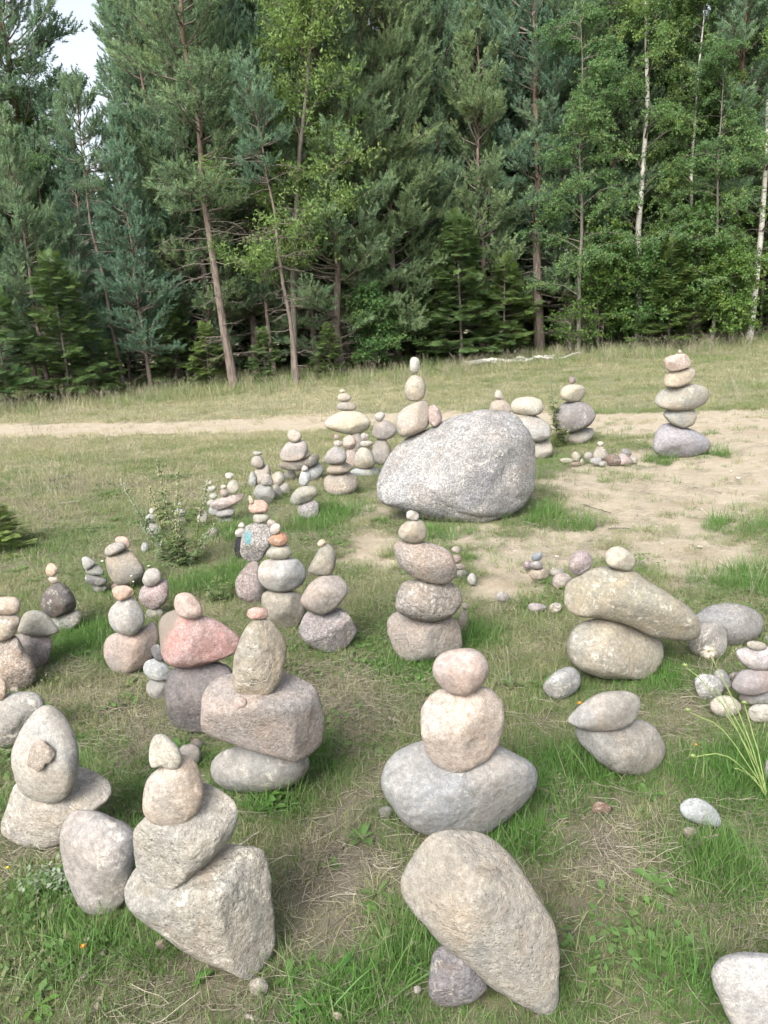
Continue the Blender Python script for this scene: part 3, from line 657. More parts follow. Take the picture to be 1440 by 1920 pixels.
S8|S9|s|bdb498|.85|2|cream oval stone on the big mauve-grey stone|1050,738 1055,725 1075,720 1095,725 1098,740 1090,752 1070,754 1053,748
S7|S8|s|93807a|.9|1|small brown pebble topping the cream oval stone|e 1073 712 7 7 0
S16|g|g|a09ba0|.85|1|big lilac-grey boulder at the bottom of the tallest far stack by the path|1224,840 1228,815 1240,797 1260,793 1290,803 1315,812 1333,830 1330,845 1300,857 1260,859 1230,852
S15|S16|s|a8a496|.85|0|grey-green wedge stone between the lilac boulder and the wide grey stone|1243,783 1255,771 1300,772 1306,785 1300,803 1280,809 1258,800
S14|S15|s|aca797|.8|2|wide grey oval stone in the middle of the tallest far stack by the path|1227,750 1235,735 1265,722 1300,720 1325,728 1330,745 1320,763 1290,771 1250,769 1230,760
S13|S14|s|c2b59b|.85|1|cream stone, third from the top of the tallest far stack by the path|1244,715 1250,700 1270,692 1300,690 1304,702 1295,718 1270,727 1248,724
S12|S13|s|c4ad9c|.85|0|pinkish block stone, second from the top of the tallest far stack by the path|1244,675 1255,668 1285,663 1296,678 1295,688 1275,695 1252,697
S11|S12|s|c5b39c|.9|2|tiny pebble topping the tallest far stack by the path|e 1275 660 4 4 0
k1|g|s|aaa690|.9|2|*|e 1063 864 13 6 3
k2|g|s|b0aa95|.9|2|*|e 1080 857 9 10 0
k4|g|s|9a8679|.9|1|*|e 1078 870 10 4 -5
k5|g|s|b3aa95|.9|1|*|e 1091 866 4 6 0
k6|g|s|aea092|.9|1|*|e 1103 856 9 9 0
k8|g|s|aaa5a0|.9|2|*|e 1118 865 12 8 0
k9|g|s|a3a098|.9|2|*|e 1129 870 7 5 0
k7|g|s|a39a8a|.9|1|dome-shaped beige stone in the pebble heap with a white tip|1112,857 1118,840 1128,836 1138,847 1142,860 1125,864
k10|k7|s|c6c0ad|.9|1|tiny white tip pebble on the dome-shaped beige stone|e 1126 832 6 5 0
k11|g|g|7f6d62|.9|1|dark brown stone in the low pebble heap|1135,860 1145,851 1160,855 1167,865 1160,874 1142,874
k12|g|g|b8a29d|.9|1|pink speckled stone in the low pebble heap|1159,856 1168,850 1180,860 1185,868 1172,873 1163,872
k13|g|s|8f8a8c|.9|1|mauve pebble behind the pink speckled stone of the heap|e 1174 850 10 9 0
k15|g|s|a8a295|.9|1|*|e 1188 862 7 8 0
'''
HEAP = 'small rounded pebble in the low heap beside the mauve stone stack'  # L7 in the list: black piece added to fill the dark spot behind L1

# extra flat faces: (right, up, towards viewer, offset in mean radii)
FACETS = {
    'B1': [(-.35, .62, .70, .42), (.75, -.1, .65, .62), (-.3, -.55, .78, .66)],
    'A1': [(0, .80, .60, .38), (-.1, -.3, .95, .72)],
    'C2': [(.05, .86, .51, .40), (-.25, -.55, .80, .60), (.75, -.2, .63, .68)],
    'U0': [(-.50, .45, .74, .62), (.30, .35, .88, .80), (.72, -.1, .68, .78)],
    'P1': [(-.55, .25, .79, .50), (.45, .10, .88, .55), (-.35, -.45, .82, .52)],
    'B2': [(.2, .55, .81, .50), (-.5, -.3, .81, .52)],
    'D2': [(-.15, .45, .88, .60), (.35, -.1, .93, .62)],
    'O1': [(-.1, .75, .65, .60)],
    'O2': [(-.05, .5, .86, .80), (.35, -.2, .9, .82)],
    'M1': [(-.35, .1, .93, .66), (.6, -.35, .72, .55), (.1, .7, .7, .66)],
    'M2': [(-.2, .45, .87, .70), (.3, -.4, .86, .68)],
    'N1': [(-.5, .1, .86, .68), (.5, 0, .86, .66), (0, .75, .66, .6)],
    'Q2': [(-.2, .65, .73, .66), (.65, -.1, .75, .66)],
    'C3': [(.55, .1, .83, .60)],
    'Q15': [(.1, .7, .7, .5)],
}

def ico(level):
    me = bpy.data.meshes.new('tmp')
    import bmesh
    bm = bmesh.new(); bmesh.ops.create_icosphere(bm, subdivisions=level, radius=1.0)
    bm.verts.ensure_lookup_table()
    V = np.array([v.co[:] for v in bm.verts]); F = np.array([[v.index for v in f.verts] for f in bm.faces])
    bm.free(); bpy.data.meshes.remove(me)
    return V, F
ICO = {k: ico(k) for k in (3, 4, 5, 6)}

def outline(spec, roundness):
    if spec.startswith('e '):
        cx, cy, rx, ry, rot = map(float, spec[2:].split())
        a = np.linspace(0, 2 * np.pi, 16, endpoint=False)
        rot = math.radians(rot)
        j = 1 + 0.05 * np.sin(a * 2 + cx) + 0.05 * np.sin(a * 3 + cy)
        x = rx * np.cos(a) * j; y = ry * np.sin(a) * j
        P = np.stack([cx + x * math.cos(rot) - y * math.sin(rot), cy + x * math.sin(rot) + y * math.cos(rot)], 1)
    else:
        P = np.array([[float(c) for c in q.split(',')] for q in spec.split()])
    c0 = P.copy()
    for _ in range(3):                      # Chaikin corner cutting, gentler for angular stones
        k = (0.16, 0.2, 0.25)[roundness]
        Q = np.roll(P, -1, 0)
        P = np.stack([P * (1 - k) + Q * k, P * k + Q * (1 - k)], 1).reshape(-1, 2)
    # keep the traced size after smoothing
    m = 0.5 * (c0.min(0) + c0.max(0))
    s = (c0.max(0) - c0.min(0)) / (P.max(0) - P.min(0))
    P = (P - 0.5 * (P.max(0) + P.min(0))) * s + m
    x, y = P[:, 0], P[:, 1]; x1, y1 = np.roll(x, -1), np.roll(y, -1)
    cr = x * y1 - x1 * y; A = cr.sum() / 2
    c = np.array([((x + x1) * cr).sum(), ((y + y1) * cr).sum()]) / (6 * A)
    d = P - c
    th = np.arctan2(-d[:, 1], d[:, 0]); r = np.hypot(d[:, 0], d[:, 1])
    o = np.argsort(th); th, r = th[o], r[o]
    tt = np.linspace(-np.pi, np.pi, 361)
    rr = np.interp(tt, np.r_[th - 2 * np.pi, th, th + 2 * np.pi], np.r_[r, r, r])
    return c, tt, rr, math.sqrt(abs(A) / np.pi)

def shape(key, spec, depth, roundness, level, seed, mat):
    """stone in pixel units: (right, up, away from the viewer)"""
    rng = np.random.default_rng(seed)
    c, tt, rr, R = outline(spec, roundness)
    V, F = ICO[level]
    dx, dy, dz = V[:, 0], V[:, 2], V[:, 1]
    th = np.arctan2(dy, dx); s = np.hypot(dx, dy)
    e = (0.76, 0.84, 0.95)[roundness]
    Rt = np.interp(th, tt, rr)
    # blend to an even radius near the axis so that the two poles stay smooth
    u = Rt * s ** e * np.cos(th); v = Rt * s ** e * np.sin(th)
    w = R * depth * np.sign(dz) * np.abs(dz) ** e
    P = np.stack([u, v, w], 1) / R
    pl = [(a, b, -cc, d) for a, b, cc, d in FACETS.get(key, [])]
    for _ in range((8, 6, 3)[roundness] if key != 'U0' else 2):
        n = rng.normal(size=3); n[2] = abs(n[2]) * (-1 if rng.random() < .7 else 1) - 0.0
        n /= np.linalg.norm(n)
        if abs(n[2]) < 0.58:
            n[:2] *= 0.7 / np.linalg.norm(n[:2]); n[2] = -0.72 if n[2] < 0 else 0.72; n /= np.linalg.norm(n)
        pl.append((*n, None))
    for a, b, cc, d in pl:
        n = np.array([a, b, cc]); n /= np.linalg.norm(n)
        q = P @ n
        m = q.max()
        dd = d if d is not None else m * rng.uniform(.74, .93)
        soft = (0.03, 0.06, 0.14)[roundness] * rng.uniform(.7, 1.4)
        x = (q - dd) / soft                      # soft clip towards the plane
        ex = np.where(x > 20, x, np.log1p(np.exp(np.minimum(x, 20)))) * soft
        P = P - np.outer(ex * 0.92, n)
    nn = P / np.linalg.norm(P, axis=1, keepdims=True)
    o = rng.uniform(0, 50, 3)
    rough = {'s': 1.0, 'g': 1.1, 'c': 1.5, 'r': 1.7, 'B': 1.0, 'p': 1.6, 'R': 1.2}[mat]
    d = 0.045 * noise3(P * 1.7 + o) + rough * (0.016 * noise3(P * 4.3 + o) + 0.008 * noise3(P * 9 + o))
    if level >= 5:
        d = d + rough * (0.005 * noise3(P * 19 + o) + 0.003 * noise3(P * 40 + o))
    if key == 'U0':
        rid = 1 - np.abs(noise3(np.stack([P[:, 0] * 1.1 + P[:, 1] * 1.6, P[:, 1] * .6 - P[:, 0] * .5, P[:, 2]], 1) * 1.7 + o))
        d = d - 0.055 * rid ** 5 + 0.04 * noise3(P * 2.4 + 7)
    edge = 0.45 + 0.55 * np.abs(nn[:, 2])        # keep the traced outline
    P = P + nn * (d * edge)[:, None]
    for a, lo_, hi_ in ((0, (rr * np.cos(tt)).min(), (rr * np.cos(tt)).max()), (1, (rr * np.sin(tt)).min(), (rr * np.sin(tt)).max())):
        q0, q1 = P[:, a].min(), P[:, a].max()      # bring the chipped stone back to its traced width and height
        P[:, a] = (P[:, a] - q0) / (q1 - q0) * (hi_ - lo_) / R + lo_ / R
    return c, P * R, F, R

def to_world(c, P, t):
    r = ray(*c)
    k = t / FPX
    rh = r / np.linalg.norm(r)
    off = np.outer(P[:, 0], cR) + np.outer(P[:, 1], cU) + np.outer(P[:, 2], rh)
    return CAM + r * t, off * k

rows = [l.split('|') for l in STONES.strip().split('\n')]
built = {}          # key -> dict(world verts low, bvh, centre, R metres)
footprints = []     # ground stones: x, y, radius
spot = {}

def clearance(W, bvhs):
    best = None
    low = W[W[:, 2] < W[:, 2].mean()]
    for p in low[::3]:
        for b in bvhs:
            h = b.ray_cast(Vector((p[0], p[1], p[2] + 1.0)), Vector((0, 0, -1)), 2.5)
            if h[0] is not None:
                g = p[2] - h[0].z
                if best is None or g < best: best = g
    return best

for si, (key, sup, mat, hexc, depth, rnd, label, spec) in enumerate(rows):
    depth = float(depth); rnd = int(rnd); seed = 100 + si
    c, Pl, Fl, R = shape(key, spec, depth, rnd, 3, seed, mat)
    if sup == 'g':
        lo, hi = 0.5, 40.0
        for _ in range(40):
            t = 0.5 * (lo + hi)
            C, off = to_world(c, Pl, t)
            W = C + off
            gap = (W[:, 2] - ground_z(W[:, 0], W[:, 1])).min()
            if gap > -(0.16 if key == 'U0' else 0.11) * R * t / FPX: lo = t
            else: hi = t
        dz = 0.0
    else:
        mode = 'a'
        names = sup
        if sup[1:2] == ':': mode, names = sup[0], sup[2:]
        sups = [built[n] for n in names.split('+')]
        bv = [s['bvh'] for s in sups]
        S = sups[0]
        ty = S['C'][1] / ray(*c)[1]
        dz = 0.0
        if mode in 'fF':
            # slide along the line of sight until the back of the stone meets the surface it lies on
            def gap(t):
                C, off = to_world(c, Pl, t); W = C + off
                g = []
                for p in W[::3]:
                    d = Vector(p - CAM); L = d.length; d.normalize()
                    for b in bv:
                        h = b.ray_cast(Vector(CAM), d, 60)
                        if h[0] is not None: g.append(h[3] - L)
                return min(g) if g else 1.0
            pen = {'f': 0.25, 'F': 0.5}[mode] * R * depth
            lo, hi = ty * 0.6, ty * 1.25
            for _ in range(14):
                t = 0.5 * (lo + hi)
                if gap(t) > -pen * t / FPX: lo = t
                else: hi = t
        else:
            best = None
            size = R * ty / FPX
            for k in np.linspace(-0.55, 0.55, 23):
                t = ty + k * size
                C, off = to_world(c, Pl, t)
                cl = clearance(C + off, bv)
                if cl is None: continue
                cost = abs(cl + 0.03 * size) + 0.10 * abs(k) * size
                if best is None or cost < best[0]: best = (cost, t, cl + 0.03 * size)
            if best is None: t = ty
            else:
                t = best[1]; dz = -float(np.clip(best[2], -0.25 * size, 0.25 * size))
    size_px = R / 1.875
    level = 6 if (size_px > 55 or key == 'U0') else 5 if size_px > 22 else 4 if size_px > 7 else 3
    c, P, F, R = shape(key, spec, depth, rnd, level, seed, mat)
    C, off = to_world(c, P, t)
    C = C + np.array([0, 0, dz])
    _, offl = to_world(c, Pl, t)
    Wl = C + offl
    built[key] = dict(C=C, bvh=BVHTree.FromPolygons([tuple(p) for p in Wl], [tuple(int(i) for i in f) for f in Fl]), R=R * t / FPX)
    name = 'boulder' if R * t / FPX > 0.2 else 'stone' if R * t / FPX > 0.055 else 'pebble'
    if sup == 'g':
        hw = 0.5 * (Wl[:, 0].max() - Wl[:, 0].min())
        lowp = Wl[Wl[:, 2] < Wl[:, 2].min() + 0.35 * (Wl[:, 2].max() - Wl[:, 2].min())]
        footprints.append((float(lowp[:, 0].mean()), float(lowp[:, 1].mean()),
                           float(0.5 * (lowp[:, 0].max() - lowp[:, 0].min())), float(0.5 * (lowp[:, 1].max() - lowp[:, 1].min()))))
    me = np_mesh(name, off, F, MAT[mat], True)
    o = link(name, me, None, C)
    col = srgb(hexc, 0.70)
    g_ = sum(col) / 3
    col = tuple(g_ + (v - g_) * 0.88 for v in col)
    o.color = (*col, 1.0)
    if label == '*':
        tag(o, HEAP, 'pebble', 'pebbles in the low heap')
    else:
        tag(o, label, name)
# ------------------------------------------------------------------ trees
class MB:
    """collects triangles and quads of one part"""
    def __init__(s): s.V = []; s.T = []; s.Q = []; s.tint = []; s.n = 0
    def add(s, V, T=None, Q=None, tint=0.5):
        V = np.asarray(V, float).reshape(-1, 3)
        if T is not None and len(T): s.T.append(np.asarray(T) + s.n)
        if Q is not None and len(Q): s.Q.append(np.asarray(Q) + s.n)
        s.V.append(V); s.n += len(V)
        s.tint.append(np.full(len(V), tint) if np.isscalar(tint) else np.asarray(tint).ravel())
    def tube(s, path, radii, sides=5, tint=0.5):
        path = np.asarray(path, float); n = len(path)
        d = np.gradient(path, axis=0); d /= np.linalg.norm(d, axis=1, keepdims=True) + 1e-9
        ref = np.array([0.31, 0.17, 0.93]) if abs(d[0][2]) < 0.9 else np.array([1.0, 0.1, 0])
        a = np.cross(d, ref); a /= np.linalg.norm(a, axis=1, keepdims=True) + 1e-9
        b = np.cross(d, a)
        an = np.linspace(0, 2 * np.pi, sides, endpoint=False)
        ring = a[:, None, :] * np.cos(an)[None, :, None] + b[:, None, :] * np.sin(an)[None, :, None]
        V = path[:, None, :] + ring * np.asarray(radii)[:, None, None]
        i = np.arange(n * sides).reshape(n, sides)
        Q = np.stack([i[:-1], np.roll(i, -1, 1)[:-1], np.roll(i, -1, 1)[1:], i[1:]], -1).reshape(-1, 4)
        s.add(V, None, Q, tint)
    def mesh(s, name, mat, smooth_shade=False):
        V = np.concatenate(s.V); F = []
        if s.Q: F.append(np.concatenate(s.Q))
        if s.T: F.append(np.concatenate(s.T))
        return np_mesh(name, V, F, mat, smooth_shade, np.concatenate(s.tint))

def frames(D, rng):
    """orthonormal frames with x along D, random roll"""
    D = D / (np.linalg.norm(D, axis=1, keepdims=True) + 1e-9)
    r = rng.normal(size=D.shape)
    B = np.cross(D, r); B /= np.linalg.norm(B, axis=1, keepdims=True) + 1e-9
    return np.stack([D, B, np.cross(D, B)], 1)      # rows = axes

def flat_frames(D, rng, jitter=0.5):
    """x along D, z close to up"""
    D = D / (np.linalg.norm(D, axis=1, keepdims=True) + 1e-9)
    up = np.array([0, 0, 1.0]) + rng.normal(size=D.shape) * jitter
    B = np.cross(up, D); B /= np.linalg.norm(B, axis=1, keepdims=True) + 1e-9
    return np.stack([D, B, np.cross(D, B)], 1)

def scatter(mb, pos, fr, scale, temps, T, rng, tint):
    """instances of small templates baked into one part"""
    pos = np.asarray(pos); N = len(pos)
    which = rng.integers(0, len(temps), N)
    for k, tv in enumerate(temps):
        m = which == k
        if not m.any(): continue
        W = np.einsum('nj,mjk->mnk', tv, fr[m]) * scale[m][:, None, None] + pos[m][:, None, :]
        nv = len(tv); M = m.sum()
        TT = (np.asarray(T)[None] + (np.arange(M) * nv)[:, None, None]).reshape(-1, 3)
        mb.add(W.reshape(-1, 3), TT, None, np.repeat(tint[m], nv))

def needle_template(seed, n, length, nlen, width, spread, taper=0.6):
    rng = np.random.default_rng(seed); V = []
    for i in range(n):
        s = (i + rng.random()) / n
        a = rng.uniform(0, 2 * np.pi)
        ang = spread * (1 - 0.45 * s) * rng.uniform(.8, 1.2)
        d = np.array([math.cos(ang), math.sin(ang) * math.cos(a), math.sin(ang) * math.sin(a)])
        p = np.array([s * length, 0, 0])
        q = np.cross(d, rng.normal(size=3)); q /= np.linalg.norm(q)
        L = nlen * rng.uniform(.75, 1.15) * (1 - (1 - taper) * s)
        V += [p - q * width, p + q * width, p + d * L]
    return np.array(V), np.arange(3 * n).reshape(-1, 3)

PT = [needle_template(i, 28, 0.19, 0.10, 0.0098, 0.95) for i in range(5)]
PINE_T = [p[0] for p in PT]; PINE_F = PT[0][1]
def spruce_template(seed):
    rng = np.random.default_rng(seed); V = []
    L = 0.30
    def spray(o, d, l, n):
        side = np.array([-d[1], d[0], 0])
        for i in range(n):
            s = (i + .5) / n; p = o + d * l * s
            for sg in (-1, 1):
                q = d * 0.55 + side * sg + np.array([0, 0, rng.uniform(-.2, .5)])
                q /= np.linalg.norm(q)
                V.extend([p - d * 0.008, p + d * 0.008, p + q * 0.032 * rng.uniform(.8, 1.2)])
    x = np.array([1.0, 0, 0])
    spray(np.zeros(3), x, L, 9)
    for k, s in enumerate((.15, .3, .45, .6, .75)):
        for sg in (-1, 1):
            d = np.array([0.72, 0.69 * sg, -0.06]); d /= np.linalg.norm(d)
            spray(x * L * s, d, L * (0.62 - 0.5 * s), 5)
    return np.array(V)
SPRUCE_T = [spruce_template(i) for i in range(3)]; SPRUCE_F = np.arange(len(SPRUCE_T[0])).reshape(-1, 3)

def leaf_template(seed, n, length, leaf, wide, droop=0.0):
    """a twig end with n small pointed leaves, each two triangles folded along the midrib"""
    rng = np.random.default_rng(seed); V = []
    for i in range(n):
        p = np.array([length * (i + .5) / n, 0, 0]) + rng.normal(size=3) * length * 0.10
        a = rng.uniform(0, 2 * np.pi)
        d = np.array([0.5, math.cos(a), math.sin(a) - droop]); d /= np.linalg.norm(d)
        q = np.cross(d, rng.normal(size=3)); q /= np.linalg.norm(q)
        nrm = np.cross(d, q)
        L = leaf * rng.uniform(.7, 1.2)
        m = p + d * L * 0.45
        V += [p, m + q * L * wide + nrm * L * .08, p + d * L, p, p + d * L, m - q * L * wide + nrm * L * .08]
    return np.array(V)
BIRCH_T = [leaf_template(i, 9, 0.20, 0.062, 0.36, 0.7) for i in range(4)]; BIRCH_F = np.arange(54).reshape(-1, 3)
WILLOW_T = [leaf_template(20 + i, 10, 0.24, 0.085, 0.2, 0.2) for i in range(4)]; WILLOW_F = np.arange(60).reshape(-1, 3)
HAZEL_T = [leaf_template(40 + i, 8, 0.20, 0.072, 0.36, 0.3) for i in range(4)]; HAZEL_F = np.arange(48).reshape(-1, 3)

M_PINEBARK = wood_material('pine_bark', (0.075, 0.058, 0.05), (0.20, 0.165, 0.14), (16, 16, 4), ((0.105, 0.072, 0.055), (0.21, 0.14, 0.105)), 3.5, 8.0)
M_TWIG = wood_material('dry_twig', (0.10, 0.085, 0.07), (0.21, 0.185, 0.155), (20, 20, 20))
M_DARKBARK = wood_material('grey_bark', (0.075, 0.068, 0.058), (0.17, 0.155, 0.13), (16, 16, 5))
def birch_bark():
    nt = NT('birch_bark'); tc = nt.n('TexCoord')
    mp = nt.n('Mapping'); nt.set(mp.inputs['Vector'], tc.outputs['Object']); mp.inputs['Scale'].default_value = (3, 3, 16)
    n = nt.noise(mp.outputs[0], 1.0, 5, 0.7, 0.6)
    mp2 = nt.n('Mapping'); nt.set(mp2.inputs['Vector'], tc.outputs['Object']); mp2.inputs['Scale'].default_value = (4, 4, 2.2)
    n2 = nt.noise(mp2.outputs[0], 1.0, 4, 0.6)
    c = nt.mix(nt.ramp(n2, [(0.4, 0.0), (0.7, 0.6)]), (0.52, 0.50, 0.45), (0.28, 0.265, 0.23))
    c = nt.mix(nt.ramp(n, [(0.56, 0.0), (0.61, 1.0)]), c, (0.05, 0.045, 0.04))
    b = nt.n('BsdfPrincipled', Roughness=0.7); nt.set(b.inputs['Base Color'], c)
    nt.t.links.new(b.outputs[0], nt.out.inputs['Surface']); return nt.m
M_BIRCH = birch_bark()
M_PINE = leaf_material('pine_needles', [(0.0, (0.11, 0.185, 0.122)), (0.5, (0.20, 0.30, 0.185)), (0.85, (0.285, 0.385, 0.225)), (1.0, (0.32, 0.40, 0.19))], 0.45)
M_SPRUCE = leaf_material('spruce_needles', [(0.0, (0.055, 0.098, 0.032)), (0.6, (0.105, 0.165, 0.052)), (1.0, (0.17, 0.235, 0.075))], 0.25)
M_BIRCHLEAF = leaf_material('birch_leaves', [(0.0, (0.075, 0.155, 0.065)), (0.6, (0.135, 0.24, 0.10)), (1.0, (0.22, 0.31, 0.11))], 0.45)
M_WILLOWLEAF = leaf_material('willow_leaves', [(0.0, (0.11, 0.19, 0.065)), (0.6, (0.19, 0.285, 0.095)), (1.0, (0.26, 0.34, 0.12))], 0.45)
M_HAZELLEAF = leaf_material('bush_leaves', [(0.0, (0.05, 0.11, 0.03)), (0.6, (0.095, 0.18, 0.048)), (1.0, (0.17, 0.24, 0.06))], 0.4)

def curve(p0, az, el0, el1, L, n, rng, wob=0.06):
    pts = [np.array(p0, float)]
    for i in range(n):
        e = el0 + (el1 - el0) * (i + .5) / n
        a = az + rng.normal() * wob * 2
        d = np.array([math.cos(e) * math.cos(a), math.cos(e) * math.sin(a), math.sin(e)])
        pts.append(pts[-1] + d * L / n + rng.normal(size=3) * wob * L / n)
    return np.array(pts)

def trunk_path(rng, H, n=10, bend=0.12):
    z = np.linspace(0, H, n)
    x = np.cumsum(rng.normal(size=n)) * bend * 0.5; y = np.cumsum(rng.normal(size=n)) * bend * 0.5
    x -= x[0]; y -= y[0]
    return np.stack([x, y, z], 1)

def at(path, z):
    return np.array([np.interp(z, path[:, 2], path[:, k]) for k in range(3)])

def pine(seed, H, rad, crown0, Lmax, dead=26, low_len=1.0, nee=1.0):
    rng = np.random.default_rng(seed)
    tr, lim, cr = MB(), MB(), MB()
    tp = trunk_path(rng, H)
    rr = rad * (1 - np.linspace(0, 1, len(tp)) * 0.93); rr[0] *= 1.25
    tr.tube(tp, rr, 10)
    pos, dirs = [], []
    z = crown0
    while z < H - 0.25:
        f = (z - crown0) / (H - crown0)
        prof = (math.sin(math.pi * min(1, (f * 0.82 + 0.24))) ** 0.8) * (low_len if f < 0.25 else 1)
        for k in range(rng.integers(4, 7)):
            L = max(0.25, Lmax * prof * rng.uniform(.65, 1.15))
            az = rng.uniform(0, 2 * np.pi)
            e0 = math.radians(-2 + 52 * f + rng.normal() * 11); e1 = e0 + math.radians(34)
            p = curve(at(tp, z + rng.uniform(-.12, .12)), az, e0, e1, L, 5, rng)
            lim.tube(p, np.linspace(0.012 + 0.011 * L, 0.004, 6), 4)
            nb = int(5 + L * 4.2)
            for j in range(nb):
                s = 0.28 + 0.72 * (j + rng.random() * .6) / nb
                i0 = min(4, int(s * 5)); q = p[i0] + (p[i0 + 1] - p[i0]) * (s * 5 - i0)
                ba = az + (1 if j % 2 else -1) * rng.uniform(.45, 1.1)
                bl = (0.18 + 0.36 * (1 - s)) * min(1.3, .5 + L * .4) * rng.uniform(.8, 1.3)
                be = e0 + rng.uniform(.0, .5)
                d = np.array([math.cos(be) * math.cos(ba), math.cos(be) * math.sin(ba), math.sin(be)])
                lim.tube(np.array([q, q + d * bl]), [0.006, 0.003], 3)
                ns = max(2, int(bl / 0.11))
                for m in range(ns):
                    pp = q + d * bl * (0.25 + 0.75 * m / (ns - 1))
                    dd = d + np.array([0, 0, .75]) + rng.normal(size=3) * .45
                    pos.append(pp); dirs.append(dd)
            pos.append(p[-1]); dirs.append(p[-1] - p[-2] + np.array([0, 0, .2]))
        z += rng.uniform(.30, .44) * (1.15 - .35 * f)
    pos.append(tp[-1]); dirs.append(np.array([0, 0, 1.0]))
    for k in range(dead):                                  # dry lower branches
        z0 = rng.uniform(0.5, crown0 + 0.8)
        az = rng.uniform(0, 2 * np.pi); L = rng.uniform(.5, 1.5) * min(1.2, .6 + z0 * .15)
        p = curve(at(tp, z0), az, rng.uniform(-.25, .3), rng.uniform(-.6, .1), L, 5, rng, .12)
        lim.tube(p, np.linspace(0.014, 0.003, 6), 4)
        for j in range(int(3 + L * 5)):
            s = rng.uniform(.25, 1); i0 = min(4, int(s * 5)); q = p[i0]
            p2 = curve(q, az + rng.choice([-1, 1]) * rng.uniform(.5, 1.1), rng.uniform(-.6, .4), rng.uniform(-.6, .4), rng.uniform(.15, .5), 3, rng, .2)
            lim.tube(p2, [0.006, .004, .003, .002], 3)
    pos = np.array(pos); dirs = np.array(dirs)
    N = len(pos)
    tn = np.clip(0.45 + 0.22 * noise3(pos * 0.8 + seed) + 0.16 * rng.normal(size=N), 0, 1)
    scatter(cr, pos, frames(dirs, rng), rng.uniform(.9, 1.35, N) * nee, PINE_T, PINE_F, rng, tn)
    return (tr.mesh('trunk', M_PINEBARK, True), lim.mesh('limbs', M_TWIG), cr.mesh('crown', M_PINE))

def spruce(seed, H, rad, Lmax, z0=0.12, mat=None):
    rng = np.random.default_rng(seed)
    tr, lim, cr = MB(), MB(), MB()
    tp = trunk_path(rng, H, 8, 0.03)
    tr.tube(tp, rad * (1 - np.linspace(0, 1, 8) * .94), 8)
    pos, dirs = [], []
    z = z0
    while z < H - .08:
        f = z / H
        for k in range(rng.integers(4, 7)):
            L = max(.12, Lmax * (1 - f) ** .75 * rng.uniform(.38, 1.15))
            az = rng.uniform(0, 2 * np.pi)
            e0 = math.radians(-18 + 50 * f); e1 = e0 + math.radians(24)
            p = curve(at(tp, z), az, e0, e1, L, 4, rng, .04)
            lim.tube(p, np.linspace(.004 + .007 * L, .003, 5), 3)
            nb = max(1, int(L / .10))
            for j in range(nb):
                s = .2 + .8 * (j + .5) / nb; i0 = min(3, int(s * 4)); q = p[i0] + (p[i0 + 1] - p[i0]) * (s * 4 - i0)
                for sg in (-1, 1):
                    ba = az + sg * rng.uniform(.35, .95)
                    pos.append(q); dirs.append(np.array([math.cos(ba), math.sin(ba), rng.uniform(-.35, .15)]))
            pos.append(p[-2]); dirs.append(p[-1] - p[-2])
        z += rng.uniform(.13, .2) * (1.15 - .5 * f) * max(1, H / 4)
    pos.append(tp[-1] - np.array([0, 0, .15])); dirs.append(np.array([0.05, 0, 1.0]))
    pos = np.array(pos); dirs = np.array(dirs); N = len(pos)
    tn = np.clip(.42 + .2 * noise3(pos * 1.5 + seed) + .18 * rng.normal(size=N), 0, 1)
    sc = rng.uniform(.8, 1.2, N) * (0.9 + .1 * H / 3)
    scatter(cr, pos, flat_frames(dirs, rng, .25), sc, SPRUCE_T, SPRUCE_F, rng, tn)
    return (tr.mesh('trunk', M_DARKBARK, True), lim.mesh('limbs', M_TWIG), cr.mesh('crown', mat or M_SPRUCE))

